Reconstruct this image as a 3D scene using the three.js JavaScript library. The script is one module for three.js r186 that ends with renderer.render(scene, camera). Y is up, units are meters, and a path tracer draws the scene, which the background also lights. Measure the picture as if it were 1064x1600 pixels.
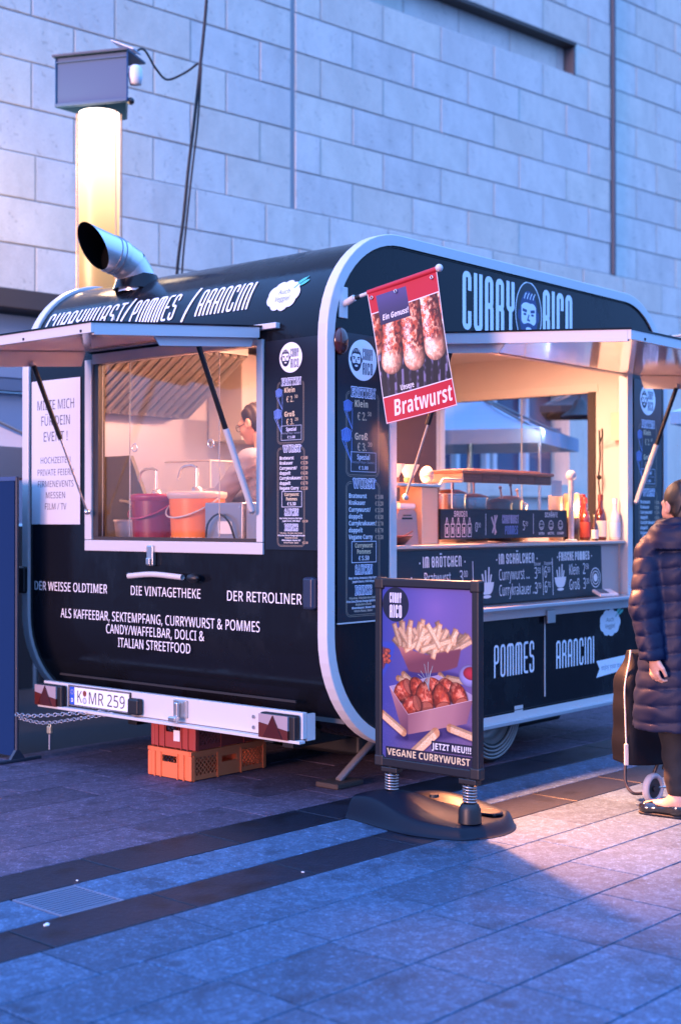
import * as THREE from 'three';
import { RoundedBoxGeometry } from 'three/addons/geometries/RoundedBoxGeometry.js';
import { MarchingCubes } from 'three/addons/objects/MarchingCubes.js';
import { mergeGeometries, mergeVertices } from 'three/addons/utils/BufferGeometryUtils.js';
import { RectAreaLightUniformsLib } from 'three/addons/lights/RectAreaLightUniformsLib.js';

// ------------------------------------------------------------------ camera, sky, sun, exposure
RectAreaLightUniformsLib.init();
const scene = new THREE.Scene();
const camera = new THREE.PerspectiveCamera(41.4, 680 / 1024, 0.1, 400);
camera.position.set(-5.105, 1.455, 4.493);
camera.lookAt(-5.105 + 0.757, 1.455 + 0.00567, 4.493 - 0.6535);
camera.focus = 6.55;
camera.userData.fStop = 1.8;
const renderer = new THREE.WebGLRenderer({ antialias: true });
renderer.toneMapping = THREE.LinearToneMapping;
renderer.toneMappingExposure = 3.7;
renderer.shadowMap.enabled = true;

const SKY = [0.215, 0.52, 1.34];                       // overcast dusk sky at the zenith, a third of it at the horizon
{
  const w = 64, h = 32, d = new Float32Array(w * h * 4);
  for (let j = 0; j < h; j++) for (let i = 0; i < w; i++) {
    const el = ((j + 0.5) / h - 0.5) * Math.PI, k = (1 + 2 * Math.max(0, Math.sin(el))) / 3, o = (j * w + i) * 4;
    for (let c = 0; c < 3; c++) d[o + c] = SKY[c] * (el > 0 ? k : 0.16);
    d[o + 3] = 1;
  }
  const t = new THREE.DataTexture(d, w, h, THREE.RGBAFormat, THREE.FloatType);
  t.mapping = THREE.EquirectangularReflectionMapping; t.magFilter = THREE.LinearFilter; t.needsUpdate = true;
  scene.background = t; scene.environment = t;
}
const sun = new THREE.DirectionalLight(new THREE.Color(1.0, 0.5, 0.42), 1.15);      // last warm glow of the sun that has just gone
sun.position.set(-20, 3.8, -1.0); sun.target.position.set(0, 1, 0);
sun.castShadow = true; sun.shadow.radius = 30;
Object.assign(sun.shadow.camera, { left: -8, right: 8, top: 8, bottom: -8, near: 1, far: 60 });
sun.name = 'sun'; sun.target.name = 'sun_target';
scene.add(sun, sun.target);
const WARM = new THREE.Color(1.0, 0.51, 0.34);

// ------------------------------------------------------------------ helpers
let seed = 7;
const rnd = () => { seed = (seed + 0x6d2b79f5) | 0; let t = Math.imul(seed ^ (seed >>> 15), 1 | seed); t = (t + Math.imul(t ^ (t >>> 7), 61 | t)) ^ t; return ((t ^ (t >>> 14)) >>> 0) / 4294967296; };
const rr = (a, b) => a + (b - a) * rnd();
const V = (x, y, z) => new THREE.Vector3(x, y, z);
const used = new Map();
function numbered(name) { const n = used.get(name) ?? 0; used.set(name, n + 1); return n ? name + '_' + String(n).padStart(3, '0') : name; }
function clean(gs) {
  gs = [].concat(gs).map((q) => { const n = q.index ? q.toNonIndexed() : q; for (const k of Object.keys(n.attributes)) if (!['position', 'normal', 'uv'].includes(k)) n.deleteAttribute(k); if (!n.attributes.normal) n.computeVertexNormals(); if (!n.attributes.uv) n.setAttribute('uv', new THREE.BufferAttribute(new Float32Array(n.attributes.position.count * 2), 2)); return n; });
  return gs.length > 1 ? mergeGeometries(gs) : gs[0];
}
function part(name, gs, m, parent, label) {
  const o = new THREE.Mesh(Array.isArray(gs) ? clean(gs) : gs, m);
  o.name = name; o.castShadow = o.receiveShadow = true;
  if (label) o.userData.label = label;
  parent.add(o);
  return o;
}
function thing(name, label, category, pos = [0, 0, 0], turn = 0, group) {
  const o = new THREE.Group(); o.name = numbered(name);
  o.position.set(...pos); o.rotation.y = turn; o.userData = { label, category };
  if (group) o.userData.group = group;
  scene.add(o);
  return o;
}
function copy(src, label, pos, turn) {
  const c = src.clone(); c.name = numbered(src.name.replace(/_\d\d\d$/, '')); scene.add(c);
  c.userData = { ...src.userData, label };
  if (pos) c.position.set(...pos);
  if (turn !== undefined) c.rotation.y = turn;
  return c;
}
const box = (cx, cy, cz, w, h, d, r = 0) => (r ? new RoundedBoxGeometry(w, h, d, 2, r) : new THREE.BoxGeometry(w, h, d)).translate(cx, cy, cz);
const span = (x0, x1, y0, y1, z0, z1, r = 0) => box((x0 + x1) / 2, (y0 + y1) / 2, (z0 + z1) / 2, x1 - x0, y1 - y0, z1 - z0, r);
function bar(a, b, r0, r1 = r0, n = 14) {
  const p = V(...a), q = V(...b), d = q.clone().sub(p);
  return new THREE.CylinderGeometry(r1, r0, d.length(), n).applyQuaternion(new THREE.Quaternion().setFromUnitVectors(V(0, 1, 0), d.clone().normalize())).translate((p.x + q.x) / 2, (p.y + q.y) / 2, (p.z + q.z) / 2);
}
const tube = (pts, r, n = 40, k = 8) => new THREE.TubeGeometry(new THREE.CatmullRomCurve3(pts.map((p) => V(...p))), n, r, k);
const ball = (x, y, z, r, sx = 1, sy = 1, sz = 1) => new THREE.SphereGeometry(r, 20, 14).scale(sx, sy, sz).translate(x, y, z);
const lathe = (pts, n = 28) => new THREE.LatheGeometry(pts.map((p) => new THREE.Vector2(...p)), n);
function quad(o, u, v) {                               // corner, edge to the right, edge up
  const g = new THREE.BufferGeometry(), a = V(...o), b = V(...u), c = V(...v), n = b.clone().cross(c).normalize();
  const P = [a, a.clone().add(b), a.clone().add(b).add(c), a.clone().add(c)];
  g.setAttribute('position', new THREE.Float32BufferAttribute(P.flatMap((p) => p.toArray()), 3));
  g.setAttribute('normal', new THREE.Float32BufferAttribute(P.flatMap(() => n.toArray()), 3));
  g.setAttribute('uv', new THREE.Float32BufferAttribute([0, 0, 1, 0, 1, 1, 0, 1], 2));
  g.setIndex([0, 1, 2, 0, 2, 3]);
  return g;
}
function prism(poly, axis, a, b) {                     // polygon extruded along an axis: for 'z' the points are (x, y), for 'x' (z, y), for 'y' (x, z)
  const s = new THREE.Shape(poly.map((p) => new THREE.Vector2(...p))), g = new THREE.ExtrudeGeometry(s, { depth: b - a, bevelEnabled: false }).translate(0, 0, a), P = g.attributes.position;
  if (axis !== 'z') { for (let i = 0; i < P.count; i++) { const [x, y, z] = [P.getX(i), P.getY(i), P.getZ(i)]; axis === 'x' ? P.setXYZ(i, z, y, x) : P.setXYZ(i, x, z, y); } g.computeVertexNormals(); }
  return g;
}
// a slab whose front (+z at z = 0) has chamfered edges; uv in metres with an offset
function slab(w, h, d, c, uo = 0, vo = 0, sc = 1) {
  const x = w / 2, y = h / 2, pos = [], uv = [];
  const q = (...P) => { for (const i of [0, 1, 2, 0, 2, 3]) { pos.push(...P[i]); uv.push((P[i][0] + P[i][2] * 0.7) * sc + uo, (P[i][1] + P[i][2] * 0.7) * sc + vo); } };
  const f = [[-x + c, -y + c, 0], [x - c, -y + c, 0], [x - c, y - c, 0], [-x + c, y - c, 0]], e = [[-x, -y, -c], [x, -y, -c], [x, y, -c], [-x, y, -c]], b = e.map((p) => [p[0], p[1], -d]);
  q(...f);
  for (let i = 0; i < 4; i++) { const j = (i + 1) % 4; q(e[i], e[j], f[j], f[i]); q(b[i], b[j], e[j], e[i]); }
  const g = new THREE.BufferGeometry();
  g.setAttribute('position', new THREE.Float32BufferAttribute(pos, 3)); g.setAttribute('uv', new THREE.Float32BufferAttribute(uv, 2)); g.computeVertexNormals();
  return g;
}
// tileable noise
function lattice(n, s0) { const a = new Float32Array(n * n); let s = s0; for (let i = 0; i < n * n; i++) { s = (Math.imul(s, 1664525) + 1013904223) | 0; a[i] = (s >>> 0) / 4294967296; } return a; }
function noise2(n, s0) {
  const a = lattice(n, s0);
  return (u, v) => { const x = u * n, y = v * n, xi = Math.floor(x), yi = Math.floor(y); let fx = x - xi, fy = y - yi; fx = fx * fx * (3 - 2 * fx); fy = fy * fy * (3 - 2 * fy); const g = (i, j) => a[(((yi + j) % n + n) % n) * n + ((xi + i) % n + n) % n]; return (g(0, 0) * (1 - fx) + g(1, 0) * fx) * (1 - fy) + (g(0, 1) * (1 - fx) + g(1, 1) * fx) * fy; };
}
function dataTex(n, fn, srgb) {
  const d = new Uint8Array(n * n * 4);
  for (let j = 0; j < n; j++) for (let i = 0; i < n; i++) { const c = fn((i + 0.5) / n, (j + 0.5) / n), o = (j * n + i) * 4; for (let k = 0; k < 3; k++) { const v = Math.max(0, Math.min(1, Array.isArray(c) ? c[k] : c)); d[o + k] = 255 * (srgb ? (v <= 0.0031308 ? 12.92 * v : 1.055 * Math.pow(v, 1 / 2.4) - 0.055) : v); } d[o + 3] = 255; }
  const t = new THREE.DataTexture(d, n, n); t.wrapS = t.wrapT = THREE.RepeatWrapping; t.magFilter = THREE.LinearFilter; t.needsUpdate = true;
  if (srgb) t.colorSpace = THREE.SRGBColorSpace;
  return t;
}
function canvasTex(w, h, draw) {
  const c = document.createElement('canvas'); c.width = w; c.height = h;
  const x = c.getContext('2d'); draw(x, w, h);
  const t = new THREE.CanvasTexture(c); t.colorSpace = THREE.SRGBColorSpace; t.wrapS = t.wrapT = THREE.ClampToEdgeWrapping;
  return t;
}
const std = (r, g, b, rough = 0.5, o = {}) => new THREE.MeshPhysicalMaterial({ color: new THREE.Color().setRGB(r, g, b), roughness: rough, ...o });
const printed = (t, rough = 0.4, o = {}) => new THREE.MeshStandardMaterial({ map: t, roughness: rough, ...o });
const cutout = (t, rough = 0.4) => new THREE.MeshStandardMaterial({ map: t, roughness: rough, transparent: true });

// ------------------------------------------------------------------ lettering
// tall condensed display letters drawn as strokes; each letter is [width, ...polylines], in a box 1 high
const LETTERS = {
  A: [1, [[0, 1], [0, 0], [1, 0], [1, 1]], [[0, 0.6], [1, 0.6]]], B: [1, [[0.5, 0.48], [1, 0.48], [1, 1], [0, 1], [0, 0], [0.95, 0], [0.95, 0.48], [0.5, 0.48]]],
  C: [1, [[1, 0.25], [1, 0], [0, 0], [0, 1], [1, 1], [1, 0.75]]], D: [1, [[0, 0], [1, 0], [1, 1], [0, 1], [0, 0]]], E: [0.9, [[1, 0], [0, 0], [0, 1], [1, 1]], [[0, 0.5], [0.85, 0.5]]],
  F: [0.9, [[1, 0], [0, 0], [0, 1]], [[0, 0.5], [0.85, 0.5]]], G: [1, [[1, 0.25], [1, 0], [0, 0], [0, 1], [1, 1], [1, 0.5], [0.55, 0.5]]], H: [1, [[0, 0], [0, 1]], [[1, 0], [1, 1]], [[0, 0.5], [1, 0.5]]],
  I: [0.01, [[0, 0], [0, 1]]], K: [1, [[0, 0], [0, 1]], [[1, 0], [0.1, 0.5]], [[0.1, 0.5], [1, 1]]], L: [0.9, [[0, 0], [0, 1], [1, 1]]],
  M: [1.6, [[0, 1], [0, 0], [0.5, 0], [0.5, 1]], [[0.45, 0], [1, 0], [1, 1]]], N: [1, [[0, 1], [0, 0], [1, 0], [1, 1]]], O: [1, [[0.5, 0], [1, 0], [1, 1], [0, 1], [0, 0], [0.5, 0]]],
  P: [1, [[0, 1], [0, 0], [1, 0], [1, 0.55], [0, 0.55]]], R: [1, [[0, 1], [0, 0], [0.97, 0], [0.97, 0.52], [0, 0.52]], [[0.4, 0.52], [1, 0.52], [1, 1]]],
  S: [1, [[1, 0.22], [1, 0], [0, 0], [0, 0.48], [1, 0.48], [1, 1], [0, 1], [0, 0.78]]], T: [1, [[0, 0], [1, 0]], [[0.5, 0], [0.5, 1]]], U: [1, [[0, 0], [0, 1], [1, 1], [1, 0]]],
  W: [1.6, [[0, 0], [0, 1], [0.5, 1], [0.5, 0]], [[0.5, 0.95], [0.5, 1], [1, 1], [1, 0]]], Y: [1, [[0, 0], [0, 0.5], [1, 0.5], [1, 0]], [[0.5, 0.5], [0.5, 1]]], Z: [1, [[0, 0], [1, 0], [0, 1], [1, 1]]],
  '/': [0.6, [[0, 1], [1, 0]]], '-': [0.5, [[0, 0.5], [1, 0.5]]],
};
const letterBase = (ch) => ({ 'Ö': 'O', 'Ä': 'A', 'Ü': 'U' })[ch] ?? ch;
function letterRun(text, w, gap) { let x = 0; for (const ch of text) x += ch === ' ' ? w * 0.8 : LETTERS[letterBase(ch)][0] * w + gap; return x - gap; }
function tall(x, text, x0, y0, width, h, lw, color) {   // fits the text into width; x0, y0 the top left corner
  let w = 1; { const k = 0.45; let lo = 0, hi = width; for (let i = 0; i < 30; i++) { w = (lo + hi) / 2; letterRun(text, w, w * k + lw) > width - lw ? hi = w : lo = w; } }
  const gap = w * 0.45 + lw; let px = x0 + lw / 2;
  x.save(); x.strokeStyle = color; x.lineWidth = lw; x.lineCap = 'butt'; x.lineJoin = 'round';
  const r = Math.min(w * 0.45, h * 0.12), H = h - lw, top = y0 + lw / 2;
  for (const ch of text) {
    if (ch === ' ') { px += w * 0.8; continue; }
    const [k, ...lines] = LETTERS[letterBase(ch)], W = k * w, at = (p) => [px + p[0] * W, top + p[1] * H + (p[1] === 1 ? lw / 2 : p[1] === 0 ? -lw / 2 : 0) * 0];
    for (const L of lines) {
      x.beginPath(); x.moveTo(...at(L[0]));
      for (let i = 1; i < L.length; i++) { if (i < L.length - 1) { const a = at(L[i]), b = at(L[i + 1]); x.arcTo(a[0], a[1], b[0], b[1], Math.min(r, Math.abs(W) * 0.5 || r)); } else x.lineTo(...at(L[i])); }
      x.lineCap = 'square'; x.stroke();
    }
    if (ch !== letterBase(ch)) { x.fillStyle = color; for (const d of [0.2, 0.8]) x.fillRect(px + d * W - lw / 2, y0 - lw * 1.8, lw, lw); }
    px += W + gap;
  }
  x.restore();
}
function words(x, text, px, py, size, color, { font = 'sans-serif', weight = '', sx = 1, align = 'left', stroke = 0, max = 0 } = {}) {
  x.save(); x.font = `${weight} ${size}px ${font}`.trim(); x.textBaseline = 'alphabetic'; x.textAlign = align;
  if (max) { const w = x.measureText(text).width; sx = max / w; }
  x.translate(px, py); x.scale(sx, 1);
  if (stroke) { x.strokeStyle = color; x.lineWidth = stroke; x.lineJoin = 'round'; x.strokeText(text, 0, 0); } else { x.fillStyle = color; x.fillText(text, 0, 0); }
  x.restore();
}
function beardedFace(x, cx, cy, h, dark, light) {        // the round emblem's head: quiff, brows, beard
  const s = h / 2; x.save(); x.translate(cx, cy); x.scale(s, s);
  x.fillStyle = dark; x.beginPath(); x.ellipse(0, 0.05, 0.62, 0.95, 0, 0, 7); x.fill();
  x.fillStyle = dark; for (const k of [-1, 1]) { x.beginPath(); x.ellipse(k * 0.63, 0.05, 0.1, 0.2, 0, 0, 7); x.fill(); }
  x.fillStyle = light; x.beginPath(); x.moveTo(-0.5, -0.3); x.quadraticCurveTo(-0.3, -0.52, 0.1, -0.42); x.quadraticCurveTo(0.35, -0.5, 0.5, -0.3); x.lineTo(0.5, 0.22); x.quadraticCurveTo(0.42, 0.42, 0.24, 0.36); x.quadraticCurveTo(0, 0.26, -0.24, 0.36); x.quadraticCurveTo(-0.42, 0.42, -0.5, 0.22); x.fill();
  x.beginPath(); x.ellipse(0, 0.56, 0.2, 0.09, 0, 0, 7); x.fill();
  x.strokeStyle = dark; x.lineWidth = 0.11; x.beginPath(); for (const k of [-1, 1]) { x.moveTo(k * 0.42, -0.16); x.lineTo(k * 0.13, -0.12); } x.stroke();
  x.fillStyle = dark; for (const k of [-1, 1]) { x.beginPath(); x.ellipse(k * 0.26, 0, 0.1, 0.045, 0, 0, 7); x.fill(); }
  x.lineWidth = 0.07; x.beginPath(); x.moveTo(0.02, 0); x.lineTo(-0.07, 0.2); x.lineTo(0.08, 0.22); x.stroke();
  x.strokeStyle = light; x.lineWidth = 0.05; x.beginPath(); for (const k of [-0.3, -0.1, 0.1, 0.3]) { x.moveTo(k, -0.58); x.quadraticCurveTo(k + 0.05, -0.75, k + 0.15, -0.82); } x.stroke();
  x.restore();
}
function outlined(x, text, cx, y, h, w) {               // white slab letters with a dark core and a drop side
  words(x, text, cx + 4, y + 3, h * 1.35, '#8ea6d8', { font: 'serif', weight: 'bold', align: 'center', max: 0, sx: w / (h * 1.35 * 0.68 * text.length) });
  x.save(); x.font = `bold ${h * 1.35}px serif`; x.textAlign = 'center'; const m = x.measureText(text).width; x.translate(cx, y); x.scale(w / m, 1);
  x.strokeStyle = '#e9eefb'; x.lineWidth = h * 0.16; x.lineJoin = 'round'; x.strokeText(text, 0, 0); x.fillStyle = '#26345a'; x.fillText(text, 0, 0); x.restore();
}
function menuBoard(x, W, H) {                            // laid out 512 x 1943 and centred on the board
  x.fillStyle = '#131927'; x.fillRect(0, 0, W, H);
  x.save(); x.scale(H / 1943, H / 1943); x.translate((W * 1943 / H - 512) / 2, 0);
  x.fillStyle = '#f1f1f5'; x.beginPath(); x.arc(249, 173, 140, 0, 7); x.fill();
  beardedFace(x, 185, 170, 165, '#1a2338', '#f1f1f5');
  tall(x, 'CURRY', 248, 92, 100, 78, 7, '#3c465e'); tall(x, 'RICO', 248, 188, 100, 82, 9, '#3c465e');
  const frame = (x0, y0, x1, y1) => { x.strokeStyle = '#8f7f6c'; x.lineWidth = 4; for (const k of [0, 11]) { x.beginPath(); x.roundRect(x0 + k, y0 + k, x1 - x0 - 2 * k, y1 - y0 - 2 * k, 44 - k); x.stroke(); } };
  frame(83, 392, 412, 966); frame(83, 1002, 420, 1912);
  x.fillStyle = '#131927'; x.fillRect(122, 340, 268, 92); x.fillRect(140, 966, 240, 86);
  outlined(x, 'FRITTEN', 256, 426, 66, 244); outlined(x, 'WURST', 262, 1043, 64, 216);
  const cone = (cx, cy, k) => {
    x.save(); x.translate(cx, cy); x.scale(k, k); x.fillStyle = 'rgba(74,110,196,.75)'; x.beginPath(); x.arc(0, 0, 46, 0, 7); x.fill();
    x.strokeStyle = '#7ea0ea'; x.lineWidth = 4; for (let i = -3; i <= 3; i++) { x.beginPath(); x.moveTo(i * 10, 36); x.lineTo(i * 15, -44 + Math.abs(i) * 6); x.lineTo(i * 15 + 9, -44 + Math.abs(i) * 6); x.stroke(); }
    x.beginPath(); x.moveTo(-44, 24); x.lineTo(46, 170); x.lineTo(48, 14); x.moveTo(-14, 40); x.lineTo(46, 170); x.stroke(); x.restore();
  };
  cone(102, 492, 0.92); cone(88, 688, 1.08);
  const sand = '#e8d2a8', white = '#eef0f6';
  words(x, 'Klein', 166, 494, 64, sand, { weight: 'bold', max: 138 });
  words(x, '€ 2.', 194, 582, 74, sand, { font: 'serif', max: 96 }); words(x, '50', 296, 550, 40, sand, { font: 'serif', max: 40 });
  words(x, 'Groß', 168, 716, 64, sand, { weight: 'bold', max: 132 });
  words(x, '€ 3.', 194, 790, 74, sand, { font: 'serif', max: 96 }); words(x, '20', 300, 758, 40, sand, { font: 'serif', max: 42 });
  x.strokeStyle = '#b4bccf'; x.lineWidth = 5; x.strokeRect(132, 800, 248, 132);
  words(x, 'Spezial', 256, 850, 48, '#dfe6fa', { weight: 'bold', align: 'center', sx: 0.8 }); words(x, 'Ketchup • Mayo • Zwiebeln', 256, 876, 22, '#9aa2b5', { align: 'center', sx: 0.84 }); words(x, '€ 1.00', 256, 918, 34, '#dfe6fa', { font: 'serif', weight: 'bold', align: 'center' });
  const list = [['Bratwurst', '3.00'], ['Krakauer', '3.20'], ['Currywurst/', '3.50'], ['doppelt', '6.50'], ['Currykrakauer/', '3.70'], ['doppelt', '6.70'], ['Vegane Curry', '3.50']];
  list.forEach(([a, b], i) => { const y = 1112 + i * 46.3; words(x, a, 110, y, 43, white, { weight: 'bold', sx: 0.86 }); words(x, '€ ' + b, 374, y + 3, 40, '#d9b592', { font: 'serif', weight: 'bold', max: 84 }); });
  x.strokeStyle = '#d8dcea'; x.lineWidth = 5; x.fillStyle = '#131927'; x.fillRect(140, 1406, 244, 142); x.strokeRect(140, 1406, 244, 142);
  words(x, 'Currywurst', 260, 1448, 42, sand, { weight: 'bold', align: 'center', sx: 0.78 }); words(x, 'Pommes', 260, 1490, 42, sand, { weight: 'bold', align: 'center', sx: 0.8 }); words(x, '€ 5.50', 260, 1534, 42, '#eef0f6', { font: 'serif', weight: 'bold', align: 'center', sx: 0.9 });
  outlined(x, 'SAUCEN', 258, 1626, 60, 172);
  words(x, 'Mayo, Ketchup, Europasauce, Mayo Vegan', 110, 1660, 22, white, { weight: 'bold', max: 280 }); words(x, 'Joppie Sauce, Chili Mayo', 256, 1684, 22, white, { weight: 'bold', align: 'center', sx: 0.85 }); words(x, '€ 0.50', 392, 1690, 30, '#d9b592', { font: 'serif', weight: 'bold', sx: 0.8 });
  outlined(x, 'DRINKS', 258, 1766, 60, 172);
  ['Fritz-Kola, Fritz-Kola ohne Zucker', 'Fritz-Limo Zitrone Orange Apfel-Kirsche', 'Rhabarber-Schorle', 'Mineralwasser, Wasser Still', 'Kölsch-Pilsner, Radler'].forEach((t, i) => words(x, t, 256, 1796 + i * 22, 21, i % 2 ? white : '#d9c7ae', { weight: 'bold', align: 'center', sx: 0.84 }));
  words(x, '€ 2.50', 392, 1886, 30, '#d9b592', { font: 'serif', weight: 'bold', sx: 0.8 });
  x.restore();
}

// ------------------------------------------------------------------ surfaces
const n8 = noise2(8, 11), n16 = noise2(16, 12), n32 = noise2(32, 13), n64 = noise2(64, 14), n128 = noise2(128, 15), n256 = noise2(256, 16), n4 = noise2(4, 17);
const fbm = (u, v) => 0.4 * n8(u, v) + 0.28 * n16(u, v) + 0.18 * n32(u, v) + 0.14 * n64(u, v);
const clamp = (v, a = 0, b = 1) => Math.max(a, Math.min(b, v)), smooth = (a, b, v) => { const t = clamp((v - a) / (b - a)); return t * t * (3 - 2 * t); };
const stoneTex = dataTex(1024, (u, v) => {
  const f = fbm(u, v), pit = smooth(0.76, 0.9, n64(u + 0.3, v)) * smooth(0.5, 0.75, n16(v, u)), grain = n256(u, v) - 0.5, streak = n32(u, v * 0.25) - 0.5;
  const drip = smooth(0.55, 0.8, n16(u, v * 0.06 + 0.2)) * n4(v, u);
  const k = 0.9 + 0.22 * (f - 0.5) + 0.09 * grain + 0.05 * streak - 0.16 * pit - 0.1 * drip;
  return [0.75 * k, 0.68 * k, 0.59 * k];
}, true);
const stoneBump = dataTex(512, (u, v) => 0.5 + 0.35 * (n64(u, v) - 0.5) + 0.3 * (n128(u, v) - 0.5) - 0.4 * smooth(0.76, 0.9, n64(u + 0.3, v)) * smooth(0.5, 0.75, n16(v, u)));
const STONE = [[1, 1, 1], [0.94, 0.94, 0.97], [1.05, 1.03, 1.0], [0.97, 0.99, 1.03], [1.0, 0.96, 0.93], [1.03, 1.03, 1.05]].map(([r, g, b]) => new THREE.MeshStandardMaterial({ color: new THREE.Color().setRGB(r, g, b), map: stoneTex, bumpMap: stoneBump, bumpScale: 0.003, roughness: 0.95 }));
const mortar = std(0.3, 0.3, 0.31, 0.95);
function granite(base, frost, dark) {
  return dataTex(1024, (u, v) => {
    const s = 0.5 * n256(u, v) + 0.5 * n128(u + 0.13, v), s2 = 0.6 * n256(v + 0.37, u + 0.11) + 0.4 * n128(v, u), m = n32(u, v) * 0.3 + n64(u, v) * 0.35 + n128(v + 0.5, u) * 0.35, worn = smooth(0.42, 0.7, m) * (0.25 + 0.75 * s2) * frost, stain = smooth(0.55, 0.85, n8(u + 0.2, v) * 0.6 + n16(u, v) * 0.4) * dark;
    const k = (0.55 + 0.7 * s + 0.6 * smooth(0.6, 0.85, s2) - 0.4 * smooth(0.58, 0.8, s)) * (1 + worn) * (1 - stain);
    return base.map((c) => c * k);
  }, true);
}
const paverBump = dataTex(512, (u, v) => 0.5 + 0.5 * (n256(u, v) - 0.5) + 0.3 * (n64(u, v) - 0.5));
const greyGranite = granite([0.043, 0.083, 0.14], 0.7, 0.35), blackGranite = granite([0.009, 0.013, 0.023], 0.25, 0.5);
const paverMat = (t, k, rough) => new THREE.MeshPhysicalMaterial({ specularIntensity: 0.45, color: new THREE.Color(k, k, k), map: t, bumpMap: paverBump, bumpScale: 0.0016, roughness: rough });
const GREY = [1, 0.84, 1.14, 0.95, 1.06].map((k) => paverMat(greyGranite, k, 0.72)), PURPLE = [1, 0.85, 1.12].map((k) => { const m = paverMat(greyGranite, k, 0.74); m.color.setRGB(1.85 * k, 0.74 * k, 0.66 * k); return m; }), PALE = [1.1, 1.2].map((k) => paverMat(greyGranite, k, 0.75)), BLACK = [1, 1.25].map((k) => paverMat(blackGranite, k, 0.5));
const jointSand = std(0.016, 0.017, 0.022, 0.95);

// ------------------------------------------------------------------ pavement
const TILT = 0.028;                                     // the courses of slabs run almost along the trailer
const pavement = new THREE.Group(); pavement.name = 'pavement'; pavement.userData.kind = 'structure'; scene.add(pavement);
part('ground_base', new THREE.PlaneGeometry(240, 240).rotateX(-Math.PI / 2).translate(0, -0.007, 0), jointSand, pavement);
const paverShapes = new Map();
function paver(x0, x1, z0, z1, mats, far) {
  const w = x1 - x0 - 0.006, d = z1 - z0 - 0.006, i = Math.floor(rnd() * 5), key = w.toFixed(3) + d.toFixed(3) + i;
  if (!paverShapes.has(key)) paverShapes.set(key, slab(w, d, 0.03, 0.003, rnd() * 3, rnd() * 3, 0.85).rotateX(-Math.PI / 2));
  const m = mats[Math.floor(rnd() * mats.length)], cx = (x0 + x1) / 2, cz = (z0 + z1) / 2, drop = -rr(0, 0.0012);
  if (far) { far.push([paverShapes.get(key), m, cx, cz]); return; }
  const o = part('paver', paverShapes.get(key), m, pavement);
  o.position.set(cx, drop, cz + TILT * (cx + 1)); o.rotation.y = -TILT;
}
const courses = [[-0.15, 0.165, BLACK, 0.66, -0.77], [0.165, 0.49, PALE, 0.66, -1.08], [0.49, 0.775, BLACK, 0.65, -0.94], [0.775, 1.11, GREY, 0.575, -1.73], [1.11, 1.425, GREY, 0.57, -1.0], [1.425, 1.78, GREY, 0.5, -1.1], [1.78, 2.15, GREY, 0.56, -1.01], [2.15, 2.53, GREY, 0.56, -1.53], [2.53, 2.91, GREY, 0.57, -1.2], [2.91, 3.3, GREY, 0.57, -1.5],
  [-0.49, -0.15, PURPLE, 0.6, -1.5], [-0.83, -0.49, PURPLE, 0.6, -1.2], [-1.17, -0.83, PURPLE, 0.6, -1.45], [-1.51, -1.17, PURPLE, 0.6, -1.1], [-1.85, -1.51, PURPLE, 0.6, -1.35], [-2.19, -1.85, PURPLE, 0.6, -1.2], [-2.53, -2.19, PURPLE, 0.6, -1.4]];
const farPavers = [];
for (const [z0, z1, mats, L, phase] of courses) {
  for (let k = -9; k < 16; k++) {
    const x0 = phase + k * L, x1 = x0 + L, cx = (x0 + x1) / 2;
    // what the lens can see: near the left and right edges of the view, and not under the trailer
    const rx = cx + 5.105, rz = (z0 + z1) / 2 - 4.493, f = rx * 0.757 - rz * 0.6535, s = rx * 0.6535 + rz * 0.757;
    if (f < 3 || Math.abs(s / f) > 0.36) continue;
    if (z0 === 0.165 && x0 < -1.72 && x1 > -2.0) { if (x0 < -2.0) paver(x0, -2.0, z0, z1, mats); if (x1 > -1.71) paver(-1.71, x1, z0, z1, mats); continue; }
    const hidden = cx > 0.9 && z1 < -0.5;
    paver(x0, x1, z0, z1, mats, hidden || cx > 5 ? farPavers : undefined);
  }
}
{
  const byMat = new Map();
  for (const [g, m, x, z] of farPavers) { const q = g.clone().rotateY(-TILT).translate(x, 0, z + TILT * (x + 1)); (byMat.get(m) ?? byMat.set(m, []).get(m)).push(q); }
  for (let r = 0; r < 20; r++) for (let k = 0; k < 30; k++) {   // the plaza going on, seen small and in reflections only
    const z0 = 3.3 + r * 0.37, x0 = -9 + k * 0.57 + (r % 2) * 0.28, m = GREY[(r * 7 + k * 3) % 4];
    (byMat.get(m) ?? byMat.set(m, []).get(m)).push(slab(0.564, 0.364, 0.03, 0.003, rnd(), rnd(), 0.85).rotateX(-Math.PI / 2).rotateY(-TILT).translate(x0, 0, z0 + TILT * (x0 + 1)));
  }
  for (const [m, gs] of byMat) { const o = part('paving', gs, m, pavement); o.userData.kind = 'stuff'; }
}
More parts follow.
